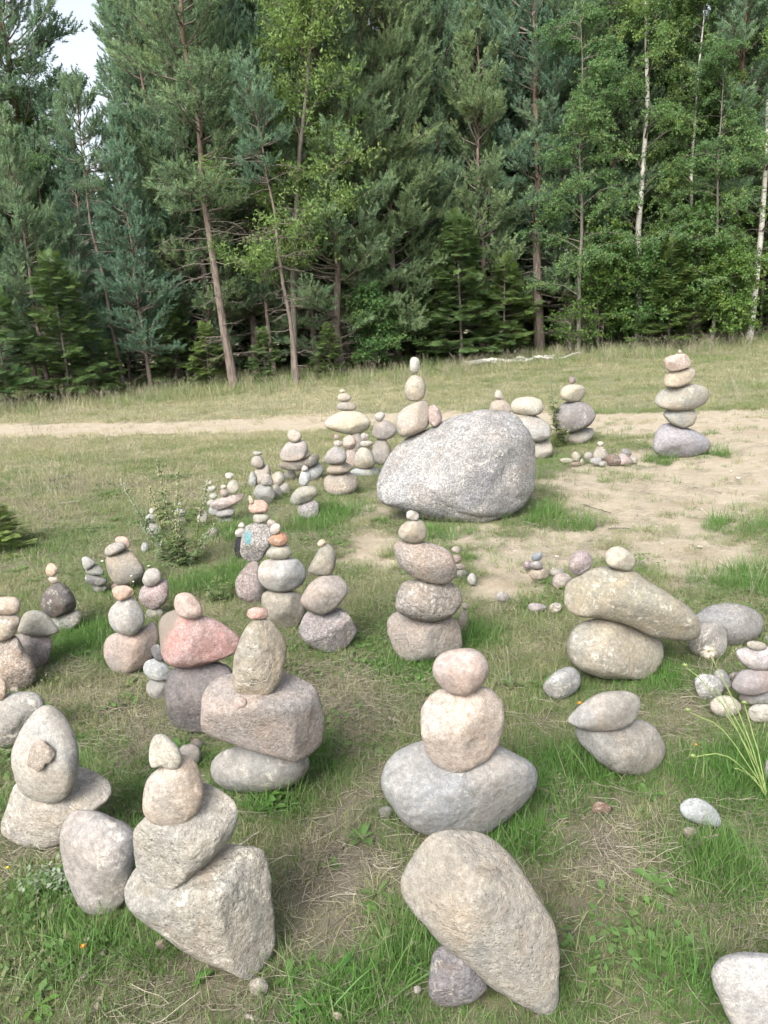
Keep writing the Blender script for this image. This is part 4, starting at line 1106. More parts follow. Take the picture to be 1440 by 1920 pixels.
def leafy(seed, H, rad, z0, Lmax, nbr, temps, T, bark, leafm, up=55, droop=-20, stems=1, twigs=9, lean=0.0, leafs=1.0, per=5):
    rng = np.random.default_rng(seed)
    tr, lim, cr = MB(), MB(), MB()
    pos, dirs = [], []
    for st in range(stems):
        tp = trunk_path(rng, H * rng.uniform(.8, 1.0) if stems > 1 else H, 9, .10)
        if stems > 1:
            a = rng.uniform(0, 2 * np.pi); sp = rng.uniform(.1, .45) * H * .5
            tp[:, 0] += np.linspace(0, 1, 9) ** 1.3 * sp * math.cos(a); tp[:, 1] += np.linspace(0, 1, 9) ** 1.3 * sp * math.sin(a)
        tp[:, 0] += lean * tp[:, 2]
        Hs = tp[-1, 2]
        tr.tube(tp, rad * (1 - np.linspace(0, 1, 9) * .9), 9)
        for k in range(nbr):
            f = (k + rng.random()) / nbr
            z = z0 + (Hs - z0) * f ** .9
            L = Lmax * (1 - .65 * f) * rng.uniform(.6, 1.15)
            az = rng.uniform(0, 2 * np.pi)
            p = curve(at(tp, min(z, Hs)), az, math.radians(up + rng.normal() * 12), math.radians(droop + rng.normal() * 15), L, 6, rng, .1)
            lim.tube(p, np.linspace(.006 + .009 * L, .003, 7), 4)
            for j in range(twigs):
                s = rng.uniform(.2, 1); i0 = min(5, int(s * 6)); q = p[i0] + (p[i0 + 1] - p[i0]) * (s * 6 - i0)
                tl = rng.uniform(.3, 1.0) * min(1, .4 + L * .4)
                p2 = curve(q, az + rng.normal() * 1.1, math.radians(up * .3), math.radians(droop * 2.2), tl, 3, rng, .2)
                lim.tube(p2, [.005, .004, .003, .002], 3)
                for m in range(per):
                    s2 = rng.uniform(.15, 1.0) * 3; i1 = min(2, int(s2)); pp = p2[i1] + (p2[i1 + 1] - p2[i1]) * (s2 - i1)
                    pos.append(pp); dirs.append(p2[i1 + 1] - p2[i1] + rng.normal(size=3) * .12)
    pos = np.array(pos); dirs = np.array(dirs); N = len(pos)
    tn = np.clip(.5 + .24 * noise3(pos * 1.1 + seed) + .2 * rng.normal(size=N), 0, 1)
    scatter(cr, pos, frames(dirs, rng), rng.uniform(.8, 1.2, N) * leafs, temps, T, rng, tn)
    return (tr.mesh('trunk', bark, True), lim.mesh('limbs', M_TWIG if bark is not M_BIRCH else M_DARKBARK), cr.mesh('crown', leafm))

TREE = {
    'p0': pine(1, 16.0, .15, 3.4, 1.75),
    'p1': pine(2, 15.0, .13, 4.0, 1.6, 30),
    'p2': pine(3, 16.0, .15, 1.8, 2.0, 16, 1.1),
    'p3': pine(4, 14.0, .105, 4.2, 1.5, 34),
    'p4': pine(5, 9.5, .085, 1.4, 1.45, 20, 1.0),
    'p5': pine(6, 13.0, .12, 1.0, 1.95, 14, 1.15),
    'd0': pine(7, 8.0, .065, 5.2, .9, 34, 1.0, .9),
    's0': spruce(11, 3.6, .05, 1.35),
    's1': spruce(12, 2.4, .035, 1.0),
    's3': spruce(14, 2.2, .03, 1.25, .1, leaf_material('young_spruce_needles', [(0.0, (0.10, 0.16, 0.05)), (0.6, (0.20, 0.28, 0.09)), (1.0, (0.30, 0.37, 0.13))], 0.3)),
    's2': spruce(13, 6.0, .08, 1.7, .25),
    'b0': leafy(21, 14.0, .11, 2.6, 3.0, 54, BIRCH_T, BIRCH_F, M_BIRCH, M_BIRCHLEAF, 45, -35, 1, 14, leafs=1.0, per=8),
    'b1': leafy(22, 13.0, .10, 3.0, 2.7, 46, BIRCH_T, BIRCH_F, M_BIRCH, M_BIRCHLEAF, 45, -35, 1, 13, leafs=1.0, per=8),
    'w0': leafy(31, 9.5, .08, 1.5, 1.9, 26, WILLOW_T, WILLOW_F, M_DARKBARK, M_WILLOWLEAF, 58, 15, 2, 11, leafs=1.15, per=5),
    'w1': leafy(32, 10.5, .08, 2.0, 2.2, 46, BIRCH_T, BIRCH_F, M_DARKBARK, M_BIRCHLEAF, 42, -15, 1, 13, leafs=1.0, per=6),
    'h0': leafy(41, 2.6, .022, .25, 1.0, 12, HAZEL_T, HAZEL_F, M_DARKBARK, M_HAZELLEAF, 50, 0, 4, 7, per=5),
    'h1': leafy(42, 3.6, .028, .5, 1.2, 14, HAZEL_T, HAZEL_F, M_DARKBARK, M_HAZELLEAF, 50, 5, 4, 8, per=5),
    'h2': leafy(43, 1.2, .014, .1, .6, 8, HAZEL_T, HAZEL_F, M_DARKBARK, M_HAZELLEAF, 45, 10, 4, 5, leafs=.8, per=2),
}
KIND = {'d': 'pine_tree', 'p': 'pine_tree', 's': 'spruce_tree', 'b': 'birch_tree', 'w': 'broadleaf_tree', 'h': 'bush'}
CATG = {'d': 'tree', 'p': 'tree', 's': 'tree', 'b': 'tree', 'w': 'tree', 'h': 'bush'}

def plant_tree(kind, x, y, rot=0.0, sc=1.0, tilt=0.0, label=None, group=None, sz=None, full=True):
    e = link(KIND[kind[0]], None, None, (x, y, float(ground_z(x, y)) - 0.06))
    e.rotation_euler = (0, tilt, rot) if tilt == 0 else (0, 0, 0)
    if tilt:
        e.rotation_mode = 'QUATERNION'
        e.rotation_quaternion = Matrix.Rotation(tilt, 4, 'Y').to_quaternion() @ Matrix.Rotation(rot, 4, 'Z').to_quaternion()
    e.scale = (sc, sc, sz or sc)
    for nm, me in zip(('trunk', 'limbs', 'crown'), TREE[kind]):
        if full or nm != 'limbs': link(nm, me, e)
    tag(e, label, CATG[kind[0]], group)
    return e

def at_px(kind, px, py, dist=None, **kw):
    p = ground_hit(px, py)
    if dist is not None:
        r = ray(px, py); p = CAM + r * (dist / r[1])
    return plant_tree(kind, float(p[0]), float(p[1]), **kw)

R_ = random.Random(7)
# trees of the forest edge that can be told apart
at_px('p3', 440, 727, rot=2.0, sc=1.05, tilt=-0.025, label='slim pine with a long bare grey lower trunk at the edge of the wood')
at_px('p4', 285, 733, rot=1.0, sc=.74, tilt=-.03, label='thin young pine with dry twigs at its foot beside the dark gap in the wood')
at_px('p4', 100, 752, rot=0.6, sc=.80, tilt=-.03, label='pointed young pine with dense blue-green needles and a reddish trunk')
at_px('p5', 5, 750, dist=20.5, rot=4.0, sc=.62, tilt=-.04, label='bushy young pine at the open end of the wood')
at_px('d0', 370, 716, rot=4.2, sc=.9, tilt=-.04, label='spindly half-dead pine between the bare-trunked pine and the thin young pine')
at_px('d0', 558, 722, rot=5.0, sc=.95, tilt=-.05, label='slender dark-stemmed pine with bare twigs next to the light green broadleaf tree')
at_px('p2', 700, 702, dist=23.5, rot=1.2, sc=.95, label='big bushy blue-green pine behind the huge boulder, needles almost to the ground')
at_px('p5', 640, 706, dist=21.6, rot=2.6, sc=1.0, label='bushy low-branched pine beside the light green broadleaf tree')
at_px('w0', 552, 712, dist=20.9, rot=0.4, sc=1.2, tilt=-.03, label='light green broadleaf tree standing among the pines')
at_px('p0', 1012, 663, rot=3.3, sc=1.0, label='straight pine with a bare brown trunk and a long low side branch')
at_px('p2', 905, 672, dist=25.5, rot=5.1, sc=.95, label='dense pine growing behind the low dark spruces')
at_px('p1', 1135, 655, dist=25.0, rot=1.7, sc=1.05, label='red-barked pine standing behind the leaning birch foliage')
at_px('b0', 1196, 652, rot=0.9, sc=1.0, tilt=.0, label='slim white-barked birch with a clear straight trunk')
at_px('b1', 1405, 645, dist=23.4, rot=2.2, sc=.98, tilt=.03, label='black-flecked birch beside a red pine trunk')
at_px('p1', 1372, 645, dist=23.3, rot=4.9, sc=1.0, label='red-trunked pine beside the black-flecked birch')
at_px('b0', 1290, 650, dist=23.6, rot=3.9, sc=.72, label='smaller birch with leafy hanging twigs between the two birches')
at_px('w1', 1085, 660, dist=22.8, rot=5.2, sc=.85, label='leafy young tree with branches hanging over the bright green bush')
at_px('w1', 130, 735, dist=24.5, rot=1.2, sc=.66, label='pale green broadleaf tree behind the pointed young pine')
at_px('s0', 865, 700, dist=22.5, rot=1.0, sc=1.15, label='dark spruce at the wood edge straight behind the stack on the huge boulder')
at_px('s1', 950, 690, dist=23.0, rot=2.0, sc=1.2, label='low spreading spruce beside the dark gap in the trees')
at_px('s0', 790, 700, dist=23.0, rot=3.0, sc=.8, label='small spruce squeezed under the big bushy pine')
at_px('s0', 1255, 650, dist=22.6, rot=4.0, sc=.85, label='yellow-green spruce growing beside the slim white birch')
at_px('s2', 1425, 640, dist=24.5, rot=5.0, sc=.8, label='tall dark spruce behind the black-flecked birch')
at_px('s0', 130, 742, dist=19.5, rot=.5, sc=1.0, label='dark spruce under the dry lower branches of the pointed young pine')
at_px('s1', 20, 752, dist=18.8, rot=2.5, sc=1.15, label='low dark spruce at the open end of the wood')
at_px('s0', 335, 728, dist=21.8, rot=3.5, sc=.75, label='small spruce between the thin young pine and the bare-trunked pine')
at_px('s1', 395, 728, dist=21.0, rot=1.5, sc=.7, label='little spruce at the foot of the bare-trunked pine')
at_px('h1', 1120, 655, dist=23.6, rot=1.0, sc=1.0, label='bright green leafy bush beside the straight bare pine')
at_px('h1', 1300, 645, dist=23.0, rot=2.0, sc=1.1, label='broad green bush beneath the smaller birch')
at_px('h0', 1240, 650, dist=23.2, rot=3.0, sc=1.1, label='yellowish green bush at the foot of the slim white birch')
at_px('h0', 1370, 640, dist=22.0, rot=.3, sc=1.0, label='green bush hiding the foot of the red-trunked pine')
at_px('h2', 1075, 660, dist=23.0, rot=2.0, sc=1.2, label='small yellow-green bush by the dark gap beside the bare pine')
at_px('h0', 700, 705, dist=22.0, rot=4.0, sc=.9, label='dark green bush under the big bushy pine')
at_px('s1', 620, 715, dist=20.8, rot=1.0, sc=.6, label='knee-high spruce beside the bushy low-branched pine')
at_px('s1', 500, 718, dist=20.8, rot=1.8, sc=.6, label='knee-high spruce between the bare-trunked pine and the slender dark pine')
at_px('s1', 210, 735, dist=20.2, rot=2.8, sc=.6, label='knee-high spruce in the tall dry grass by the thin young pine')

at_px('d0', 235, 733, dist=21.5, rot=1.4, sc=1.0, tilt=-.06, label='very thin dead-twigged pine by the knee-high spruce in dry grass')
at_px('d0', 518, 716, dist=22.6, rot=3.0, sc=1.05, tilt=-.05, label='thin pale pine stem behind the slender dark-stemmed pine')
at_px('p1', 985, 668, dist=27.5, rot=2.0, sc=1.0, label='reddish pine trunk standing just behind the straight bare pine')
at_px('p4', 480, 716, dist=23.5, rot=3.6, sc=1.35, label='mid-sized pine between the bare-trunked pine and the light green tree')
at_px('p5', 190, 735, dist=23.5, rot=.9, sc=.58, label='half-grown pine standing below the sky gap')
at_px('p5', 375, 725, dist=24.5, rot=2.9, sc=1.05, label='broad pine with light-tipped branches behind the thin young pine')
at_px('p5', 800, 690, dist=25.0, rot=5.3, sc=1.05, label='wide pine filling the middle of the wood behind the spruces')
at_px('p4', 1070, 662, dist=24.5, rot=.4, sc=1.2, label='mid-sized pine over the bright green leafy bush')
at_px('p4', 395, 722, dist=22.8, rot=1.9, sc=1.3, label='light-tipped pine close behind the bare-trunked pine')
at_px('p5', 600, 712, dist=23.6, rot=4.4, sc=1.0, label='thick green pine behind the light green broadleaf tree')
at_px('p5', 745, 700, dist=23.2, rot=.5, sc=.95, label='feathery pine with ascending branches beside the big bushy pine')
at_px('p4', 345, 730, dist=23.2, rot=5.6, sc=1.25, label='slender feathery pine near the sky gap')
at_px('p5', 1160, 655, dist=26.0, rot=1.1, sc=1.05, label='thick pine behind the slim white birch')
at_px('w1', 1335, 648, dist=22.4, rot=.3, sc=.75, label='low-crowned leafy tree drooping over the broad green bush')
at_px('p5', 1440, 640, dist=25.5, rot=2.2, sc=1.0, label='thick pine behind the black-flecked birch and tall spruce')
# the wood behind: only their place tells them apart
k = 0
for row, (d, n, spread, dmin) in enumerate(((26.5, 14, .64, 0), (30.0, 15, .66, 0), (34.5, 16, .68, 0), (40, 16, .70, 0), (47, 22, .72, 1))):
    for i in range(n):
        a = -spread + 2 * spread * (i + R_.random() * .8) / n
        x = d * a + R_.uniform(-.5, .5); y = d + R_.uniform(-1.8, 1.8)
        px = project((x, y, 1.0))[0]
        kind = R_.choice(['p0', 'p1', 's2', 'p2', 'p0', 's2'])
        if dmin: kind = 's2'
        sc = R_.uniform(.92, 1.2)
        if 95 < px < 300:                      # the sky shows through here: younger, lower trees
            sc *= 0.44 + 0.010 * max(0, d - 26)
        if kind == 's2': sc *= 1.6
        if kind[0] == 'p':
            plant_tree(kind, x, y, R_.uniform(0, 6.28), sc, R_.uniform(-.03, .03), 'tall pine standing deep in the dark wood behind the edge trees', 'pines deep in the wood', full=row == 0)
        else:
            plant_tree(kind, x, y, R_.uniform(0, 6.28), sc, 0, 'tall spruce standing deep in the dark wood behind the edge trees', 'spruces deep in the wood', full=False)
for px, d, kind, sc in ((60, 21.5, 'p4', .75), (165, 21.2, 'p4', .50), (240, 22.4, 'p4', .60), (390, 23.4, 'p5', .85), (425, 24.5, 'p2', .95), (500, 24.8, 'p5', 1.05), (655, 24.6, 'p2', 1.0),
                        (690, 22.4, 'p4', .95), (840, 25.2, 'p2', .95), (905, 24.0, 'p4', 1.1), (960, 26.2, 'p2', 1.0), (1110, 27.0, 'p2', 1.0), (1230, 26.5, 'p5', 1.1), (1300, 26.0, 'p2', 1.0), (1390, 25.5, 'p4', 1.2)):
    at_px(kind, px, 700, dist=d, rot=R_.uniform(0, 6.28), sc=sc, label='feathery green pine filling the front of the wood between the bare trunks', group='feathery pines of the wood edge')
# taller trees at the open end whose tops stand against the sky
plant_tree('p2', -10.5, 26.0, 1.0, 1.15, label='tall round-topped pine rising above the pointed young pine at the open end')
plant_tree('w1', -10.7, 29.5, 2.0, 1.02, label='tall yellow-green broadleaf tree showing against the sky gap')
plant_tree('p0', -16.5, 27.0, 2.0, 1.1, label='tall pine at the outer corner of the wood')
# shaded undergrowth inside the wood
for i in range(26):
    d = R_.uniform(24.5, 33); a = R_.uniform(-.55, .6)
    kind = R_.choice(['s0', 's1', 's2', 'h0', 's0'])
    if kind[0] == 's': plant_tree(kind, d * a, d, R_.uniform(0, 6.28), R_.uniform(.8, 1.2), 0, 'young spruce in the shade inside the wood', 'young spruces inside the wood')
    else: plant_tree(kind, d * a, d, R_.uniform(0, 6.28), R_.uniform(.8, 1.2), 0, 'leafy bush in the shade inside the wood', 'bushes inside the wood')

# ------------------------------------------------------------------ grass and ground cover (nobody could count it)
rngv = np.random.default_rng(5)
G_RAMP = [(0.0, (0.46, 0.42, 0.29)), (0.25, (0.31, 0.30, 0.165)), (0.5, (0.155, 0.21, 0.078)), (0.75, (0.10, 0.185, 0.05)), (1.0, (0.088, 0.205, 0.04))]
M_GRASS = leaf_material('grass_blades', G_RAMP, 0.35, True)
M_STRAW = leaf_material('dry_straw', [(0.0, (0.13, 0.115, 0.086)), (0.5, (0.26, 0.235, 0.175)), (1.0, (0.45, 0.41, 0.31))], 0.15, True)
M_HERB = leaf_material('herb_leaves', [(0.0, (0.13, 0.15, 0.06)), (0.5, (0.09, 0.16, 0.05)), (1.0, (0.11, 0.21, 0.055))], 0.3, True)

def blades(seed, n, h0, h1, spread, lean, width, segs=2, flat=0.0):
    rng = np.random.default_rng(seed); mb = MB()
    for i in range(n):
        a = rng.uniform(0, 2 * np.pi); r = spread * math.sqrt(rng.random())
        p = np.array([r * math.cos(a), r * math.sin(a), -0.008])
        az = a + rng.normal() * 1.2
        L = rng.uniform(h0, h1); e = math.radians(90) - abs(rng.normal()) * lean - flat
        w = width * rng.uniform(.7, 1.2); bend = rng.uniform(.1, .9) * lean * 1.3 + flat * .2
        V = []; S = []
        side = np.array([-math.sin(az), math.cos(az), 0])
        tw = rng.normal() * .5
        side = side * math.cos(tw) + np.array([0, 0, math.sin(tw)])
        for k in range(segs + 1):
            f = k / segs; ww = w * (1 - f ** 1.6 * .9)
            if k < segs: V += [p - side * ww, p + side * ww]
            else: V += [p]
            d = np.array([math.cos(e) * math.cos(az), math.cos(e) * math.sin(az), math.sin(e)])
            p = p + d * L / segs; e -= bend / segs
            if p[2] < 0.004: p[2] = 0.004 + rng.random() * .01
        T = []
        for k in range(segs - 1):
            b = 2 * k; T += [(b, b + 1, b + 3), (b, b + 3, b + 2)]
        b = 2 * (segs - 1); T += [(b, b + 1, b + 2)]
        base = rng.uniform(.1, .9)
        mb.add(V, T, None, np.clip(base + np.linspace(-.25, .2, len(V)), 0, 1))
    return mb

def stalks(seed, n, h0, h1, spread):
    """flowering grass: thin stalks with loose seed heads"""
    rng = np.random.default_rng(seed); mb = MB()
    for i in range(n):
        a = rng.uniform(0, 2 * np.pi); r = spread * rng.random()
        L = rng.uniform(h0, h1); lean = abs(rng.normal()) * .22
        p = curve((r * math.cos(a), r * math.sin(a), 0), rng.uniform(0, 6.28), 1.57 - lean * .5, 1.57 - lean * 2.2, L, 4, rng, .02)
        t = rng.uniform(.2, .9)
        mb.tube(p, np.array([.0016, .0014, .0012, .001, .0008]), 3, t)
        for k in range(9):
            f = rng.uniform(.72, 1.0) * 4; i0 = min(3, int(f)); q = p[i0] + (p[i0 + 1] - p[i0]) * (f - i0)
            d = rng.normal(size=3) * .5 + np.array([0, 0, 1.0]); d /= np.linalg.norm(d)
            sd_ = np.cross(d, rng.normal(size=3)); sd_ /= np.linalg.norm(sd_)
            l = L * rng.uniform(.03, .07)
            mb.add([q - sd_ * .0015, q + d * l * .5 + sd_ * .003, q + d * l, q + d * l * .5 - sd_ * .003], [(0, 1, 2), (0, 2, 3)], None, t)
    return mb

def litter(seed, n, l0, l1, spread, w):
    rng = np.random.default_rng(seed); mb = MB()
    for i in range(n):
        p0 = np.array([rng.normal() * spread, rng.normal() * spread, rng.uniform(.002, .018)])
        az = rng.uniform(0, 6.28); L = rng.uniform(l0, l1)
        p = curve(p0, az, rng.normal() * .12, rng.normal() * .2, L, 3, rng, .10)
        p[:, 2] = np.maximum(p[:, 2], .002)
        mb.tube(p, np.array([1, .9, .8, .5]) * w * rng.uniform(.6, 1.3), 3, rng.random())
    return mb

def rosette(seed, n, l0, l1, wide, el):
    rng = np.random.default_rng(seed); mb = MB()
    for i in range(n):
        az = i * 2.4 + rng.normal() * .3; L = rng.uniform(l0, l1); e = el * rng.uniform(.5, 1.4)
        d = np.array([math.cos(az) * math.cos(e), math.sin(az) * math.cos(e), math.sin(e)])
        s = np.array([-math.sin(az), math.cos(az), 0]); z = np.array([0, 0, 1.0])
        V = []
        for f, wf, zz in ((0, .12, 0), (.35, .75, .05), (.7, 1.0, .02), (1.0, .05, -.10)):
            c_ = d * L * f + z * L * zz + z * .006
            V += [c_ - s * wide * L * wf + z * L * .05 * wf, c_, c_ + s * wide * L * wf + z * L * .05 * wf]
        Q = []
        for k in range(3):
            for j in range(2): b = 3 * k + j; Q.append((b, b + 1, b + 4, b + 3))
        mb.add(V, None, Q, rng.random())
    return mb

def mat_leaves(seed, n, spread, leaf):
    rng = np.random.default_rng(seed); mb = MB()
    for i in range(n):
        p = np.array([rng.normal() * spread, rng.normal() * spread, rng.uniform(.004, .025)])
        az = rng.uniform(0, 6.28); e = rng.uniform(-.2, .6)
        d = np.array([math.cos(az) * math.cos(e), math.sin(az) * math.cos(e), math.sin(e)]); s = np.array([-math.sin(az), math.cos(az), rng.normal() * .3])
        L = leaf * rng.uniform(.6, 1.3)
        mb.add([p, p + d * L * .5 + s * L * .32, p + d * L, p + d * L * .5 - s * L * .32], [(0, 1, 2), (0, 2, 3)], None, rng.random())
    return mb

def source(name, mb, mat):
    return bpy.data.objects.new(name, mb.mesh(name, mat))

def instance_field(name, label, cat, sources, pts, rot, scl, tint):
    """one 'stuff' object: points carrying copies of the small tufts"""
    me = bpy.data.meshes.new(name)
    me.vertices.add(len(pts)); me.vertices.foreach_set('co', np.asarray(pts, np.float32).ravel())
    def attr(nm, typ, arr, key):
        at_ = me.attributes.new(nm, typ, 'POINT'); at_.data.foreach_set(key, np.asarray(arr).ravel())
    attr('rot', 'FLOAT_VECTOR', np.asarray(rot, np.float32), 'vector')
    attr('scl', 'FLOAT', np.asarray(scl, np.float32), 'value')
    attr('tint', 'FLOAT', np.asarray(tint, np.float32), 'value')
    attr('idx', 'INT', rngv.integers(0, len(sources), len(pts)).astype(np.int32), 'value')
    o = link(name, me)
    ng = bpy.data.node_groups.new(name + '_field', 'GeometryNodeTree')
    ng.interface.new_socket('Geometry', in_out='INPUT', socket_type='NodeSocketGeometry')
    ng.interface.new_socket('Geometry', in_out='OUTPUT', socket_type='NodeSocketGeometry')
    gi = ng.nodes.new('NodeGroupInput'); go = ng.nodes.new('NodeGroupOutput')
    iop = ng.nodes.new('GeometryNodeInstanceOnPoints')
    jn = ng.nodes.new('GeometryNodeJoinGeometry')
    for s in reversed(sources):
        oi = ng.nodes.new('GeometryNodeObjectInfo'); oi.inputs['Object'].default_value = s
        oi.inputs['As Instance'].default_value = True
        ng.links.new(oi.outputs['Geometry'], jn.inputs[0])
    def named(nm, typ):
        nd = ng.nodes.new('GeometryNodeInputNamedAttribute'); nd.data_type = typ; nd.inputs[0].default_value = nm; return nd.outputs[0]
    ng.links.new(gi.outputs[0], iop.inputs['Points'])
    ng.links.new(jn.outputs[0], iop.inputs['Instance'])
    iop.inputs['Pick Instance'].default_value = True
    ng.links.new(named('idx', 'INT'), iop.inputs['Instance Index'])
    ng.links.new(named('rot', 'FLOAT_VECTOR'), iop.inputs['Rotation'])
    ng.links.new(named('scl', 'FLOAT'), iop.inputs['Scale'])
    ng.links.new(iop.outputs[0], go.inputs[0])
    md = o.modifiers.new('field', 'NODES'); md.node_group = ng
    tag(o, label, cat, kind='stuff')
    return o

FP = np.array(footprints)
def stone_near(x, y):
    """distance outside the nearest stone on the ground, in metres (negative under it)"""
    best = np.full(len(x), 9.0)
    for fx_, fy_, a, b in FP:
        d = np.hypot((x - fx_) / max(a, .01), (y - fy_) / max(b, .01))
        best = np.minimum(best, (d - 1) * min(a, b))
    return best

LUSH_PX = [(985, 1490, .16), (1060, 1440, .12), (960, 1580, .12), (1400, 1460, .22), (1350, 1640, .15), (600, 1420, .10), (150, 1780, .12), (800, 1770, .12),
           (990, 965, .30), (1060, 985, .22), (830, 1000, .25), (770, 1250, .18), (885, 1195, .16), (160, 1200, .22), (420, 1090, .30), (330, 1110, .2), (1210, 1280, .16),
           (500, 1500, .10), (560, 1640, .06), (290, 1790, .08), (640, 960, .3), (590, 985, .25), (1335, 852, .25), (1240, 866, .2), (60, 1720, .10), (330, 1690, .1),
           (1130, 1440, .14), (760, 1560, .10), (1400, 1090, .3), (1380, 985, .25), (460, 1000, .3), (270, 1230, .16), (1300, 1850, .08), (1000, 1600, .1), (620, 1880, .1), (700, 1860, .08)]
LUSH = [(*ground_hit(a, b)[:2], r) for a, b, r in LUSH_PX]
def lush(x, y):
    m = np.zeros(len(x))
    for a, b, r in LUSH:
        m = np.maximum(m, 1 - smooth(.35 * r, r * 1.5, np.hypot(x - a, y - b)))
    return m

def sample(n, r0_, r1_, pw=1.0):
    """random ground points in front of the camera, a little wider than the view"""
    u = rngv.random(n)
    y = (r0_ ** (pw + 1) + u * (r1_ ** (pw + 1) - r0_ ** (pw + 1))) ** (1 / (pw + 1))
    x = (rngv.random(n) * 2 - 1) * (0.60 * y + 0.55)
    return x, y

def field(name, label, cat, srcs, x, y, keep, scale, tint, tiltmax=.25):
    k = rngv.random(len(x)) < keep
    x, y, scale, tint = x[k], y[k], scale[k], tint[k]
    z = ground_z(x, y) - 0.004
    n = len(x)
    rot = np.stack([rngv.normal(size=n) * tiltmax * .5, rngv.normal(size=n) * tiltmax * .5, rngv.uniform(0, 6.283, n)], 1)
    return instance_field(name, label, cat, srcs, np.stack([x, y, z], 1), rot, scale, tint)

SHORT = [source('grass_tuft', blades(i, 28, .02, .07, .055, .95, .0013), M_GRASS) for i in range(4)]
LONG = [source('long_tuft', blades(10 + i, 22, .06, .19, .045, .85, .0018, 3), M_GRASS) for i in range(3)]
STALK = [source('stalk_tuft', stalks(20 + i, 5, .30, .62, .06), M_STRAW) for i in range(3)]
STRAW = [source('straw_litter', litter(30 + i, 22, .02, .10, .05, .0009), M_STRAW) for i in range(4)]
ROSE = [source('leaf_rosette', rosette(40 + i, 8, .03, .07, .17, .35), M_HERB) for i in range(3)]
MATL = [source('leaf_mat', mat_leaves(50 + i, 34, .05, .022), M_HERB) for i in range(3)]

def common(n, r0_, r1_, pw=1.0):
    x, y = sample(n, r0_, r1_, pw)
    return x, y, sand_mask(x, y), soil_mask(x, y), stone_near(x, y), lush(x, y)

# short turf, near / middle / far
for nm, n, a, b_, sc in (('short_grass', 26000, .75, 5.2, 1.0), ('short_grass', 26000, 5.2, 12.5, 1.35), ('short_grass', 26000, 12.5, 28, 2.0)):
    x, y, sa, so_, sn, lu = common(n, a, b_)
    pn = noise2(x, y, 1.6, 21) + .6 * noise2(x, y, 4.1, 22)
    pn2 = noise2(x, y, .5, 23)
    keep = (1 - .96 * sa) * (1 - .72 * so_) * smooth(-.9, .1, pn + .55) * (sn > -.012)
    keep = np.where((sa > .3) & (y > 4) & (noise2(x, y, 2.6, 31) > .50), np.maximum(keep, .22), keep)
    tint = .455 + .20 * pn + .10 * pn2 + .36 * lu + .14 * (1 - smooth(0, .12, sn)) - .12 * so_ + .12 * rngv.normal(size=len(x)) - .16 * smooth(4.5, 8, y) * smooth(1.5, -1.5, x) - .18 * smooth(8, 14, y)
    far = {'a': 1}
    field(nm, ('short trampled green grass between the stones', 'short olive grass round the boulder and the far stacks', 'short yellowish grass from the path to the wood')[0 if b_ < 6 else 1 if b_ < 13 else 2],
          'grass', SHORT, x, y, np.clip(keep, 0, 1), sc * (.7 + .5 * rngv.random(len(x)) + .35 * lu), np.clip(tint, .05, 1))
# long tufts
x, y, sa, so_, sn, lu = common(38000, .75, 14, .6)
rim = (1 - smooth(.0, .10, sn)) * (sn > -.02)
keep = np.clip(.8 * lu ** 1.5 * smooth(-.6, .2, noise2(x, y, 6, 77)) + .40 * rim + .02, 0, 1) * (1 - .9 * sa * (lu < .3)) * (1 - .6 * so_) * (sn > -.02)
field('long_grass', 'longer bright green grass tufts growing round the stones', 'grass', LONG, x, y, keep, (.36 + .45 * rngv.random(len(x)) + .34 * lu - .05 * rim) * np.where(y > 5, 1.15, 1),
      np.clip(.58 + .26 * lu + .16 * rngv.normal(size=len(x)), .2, 1))
# straw litter
x, y, sa, so_, sn, lu = common(24000, .75, 9, .7)
keep = np.clip(.24 + .5 * so_ + .3 * noise2(x, y, 2.0, 41), 0, 1) * (1 - .85 * sa) * (1 - .6 * lu) * (sn > .0)
field('straw_litter', 'dry pale straw lying in the worn turf', 'straw', STRAW, x, y, keep, .7 + .6 * rngv.random(len(x)), np.clip(.5 + .25 * rngv.normal(size=len(x)), 0, 1), .1)
# small leaves and rosettes
x, y, sa, so_, sn, lu = common(9000, .75, 10, .6)
keep = np.clip(.45 * smooth(.0, .5, noise2(x, y, 2.4, 51)), 0, 1) * (1 - sa) * (sn > .0)
field('ground_leaves', 'patches of tiny clover-like leaves in the turf', 'leaves', MATL, x, y, keep, .7 + .6 * rngv.random(len(x)), np.clip(.45 + .2 * rngv.normal(size=len(x)), 0, 1), .1)
x, y, sa, so_, sn, lu = common(420, .8, 7, .5)
field('leaf_rosettes', 'small flat leaf rosettes scattered in the grass', 'weeds', ROSE, x, y, .6 * (1 - sa) * (sn > .02), .6 + .7 * rngv.random(len(x)), np.clip(.5 + .2 * rngv.normal(size=len(x)), 0, 1), .1)
# tall dry stalks: left meadow, path verge and wood edge
x, y, sa, so_, sn, lu = common(11000, 6.0, 23.5, .6)
meadow = smooth(-1.2, -3.0, x) * smooth(5.5, 7.5, y) * (1 - smooth(11, 13, y))
edge_y = 17.6 + .22 * (x + 8)
verge = smooth(-2.2, -.6, y - edge_y) * (1 - smooth(1.2, 3.0, y - edge_y)) * np.where(x < 6, 1, .8)
keep = np.clip(.34 * meadow * smooth(-.2, .5, noise2(x, y, 1.2, 61)) + .45 * verge * smooth(-.6, .3, noise2(x, y, .8, 62)) + .010, 0, 1) * (1 - sa)
field('tall_dry_grass', 'tall dry yellow grass stalks along the wood edge and meadow', 'grass', STALK, x, y, keep, .55 + .5 * rngv.random(len(x)) , np.clip(.6 + .2 * rngv.normal(size=len(x)), 0, 1), .25)
x, y, sa, so_, sn, lu = common(9000, 15, 27, .6)
edge_y = 17.6 + .22 * (x + 8)
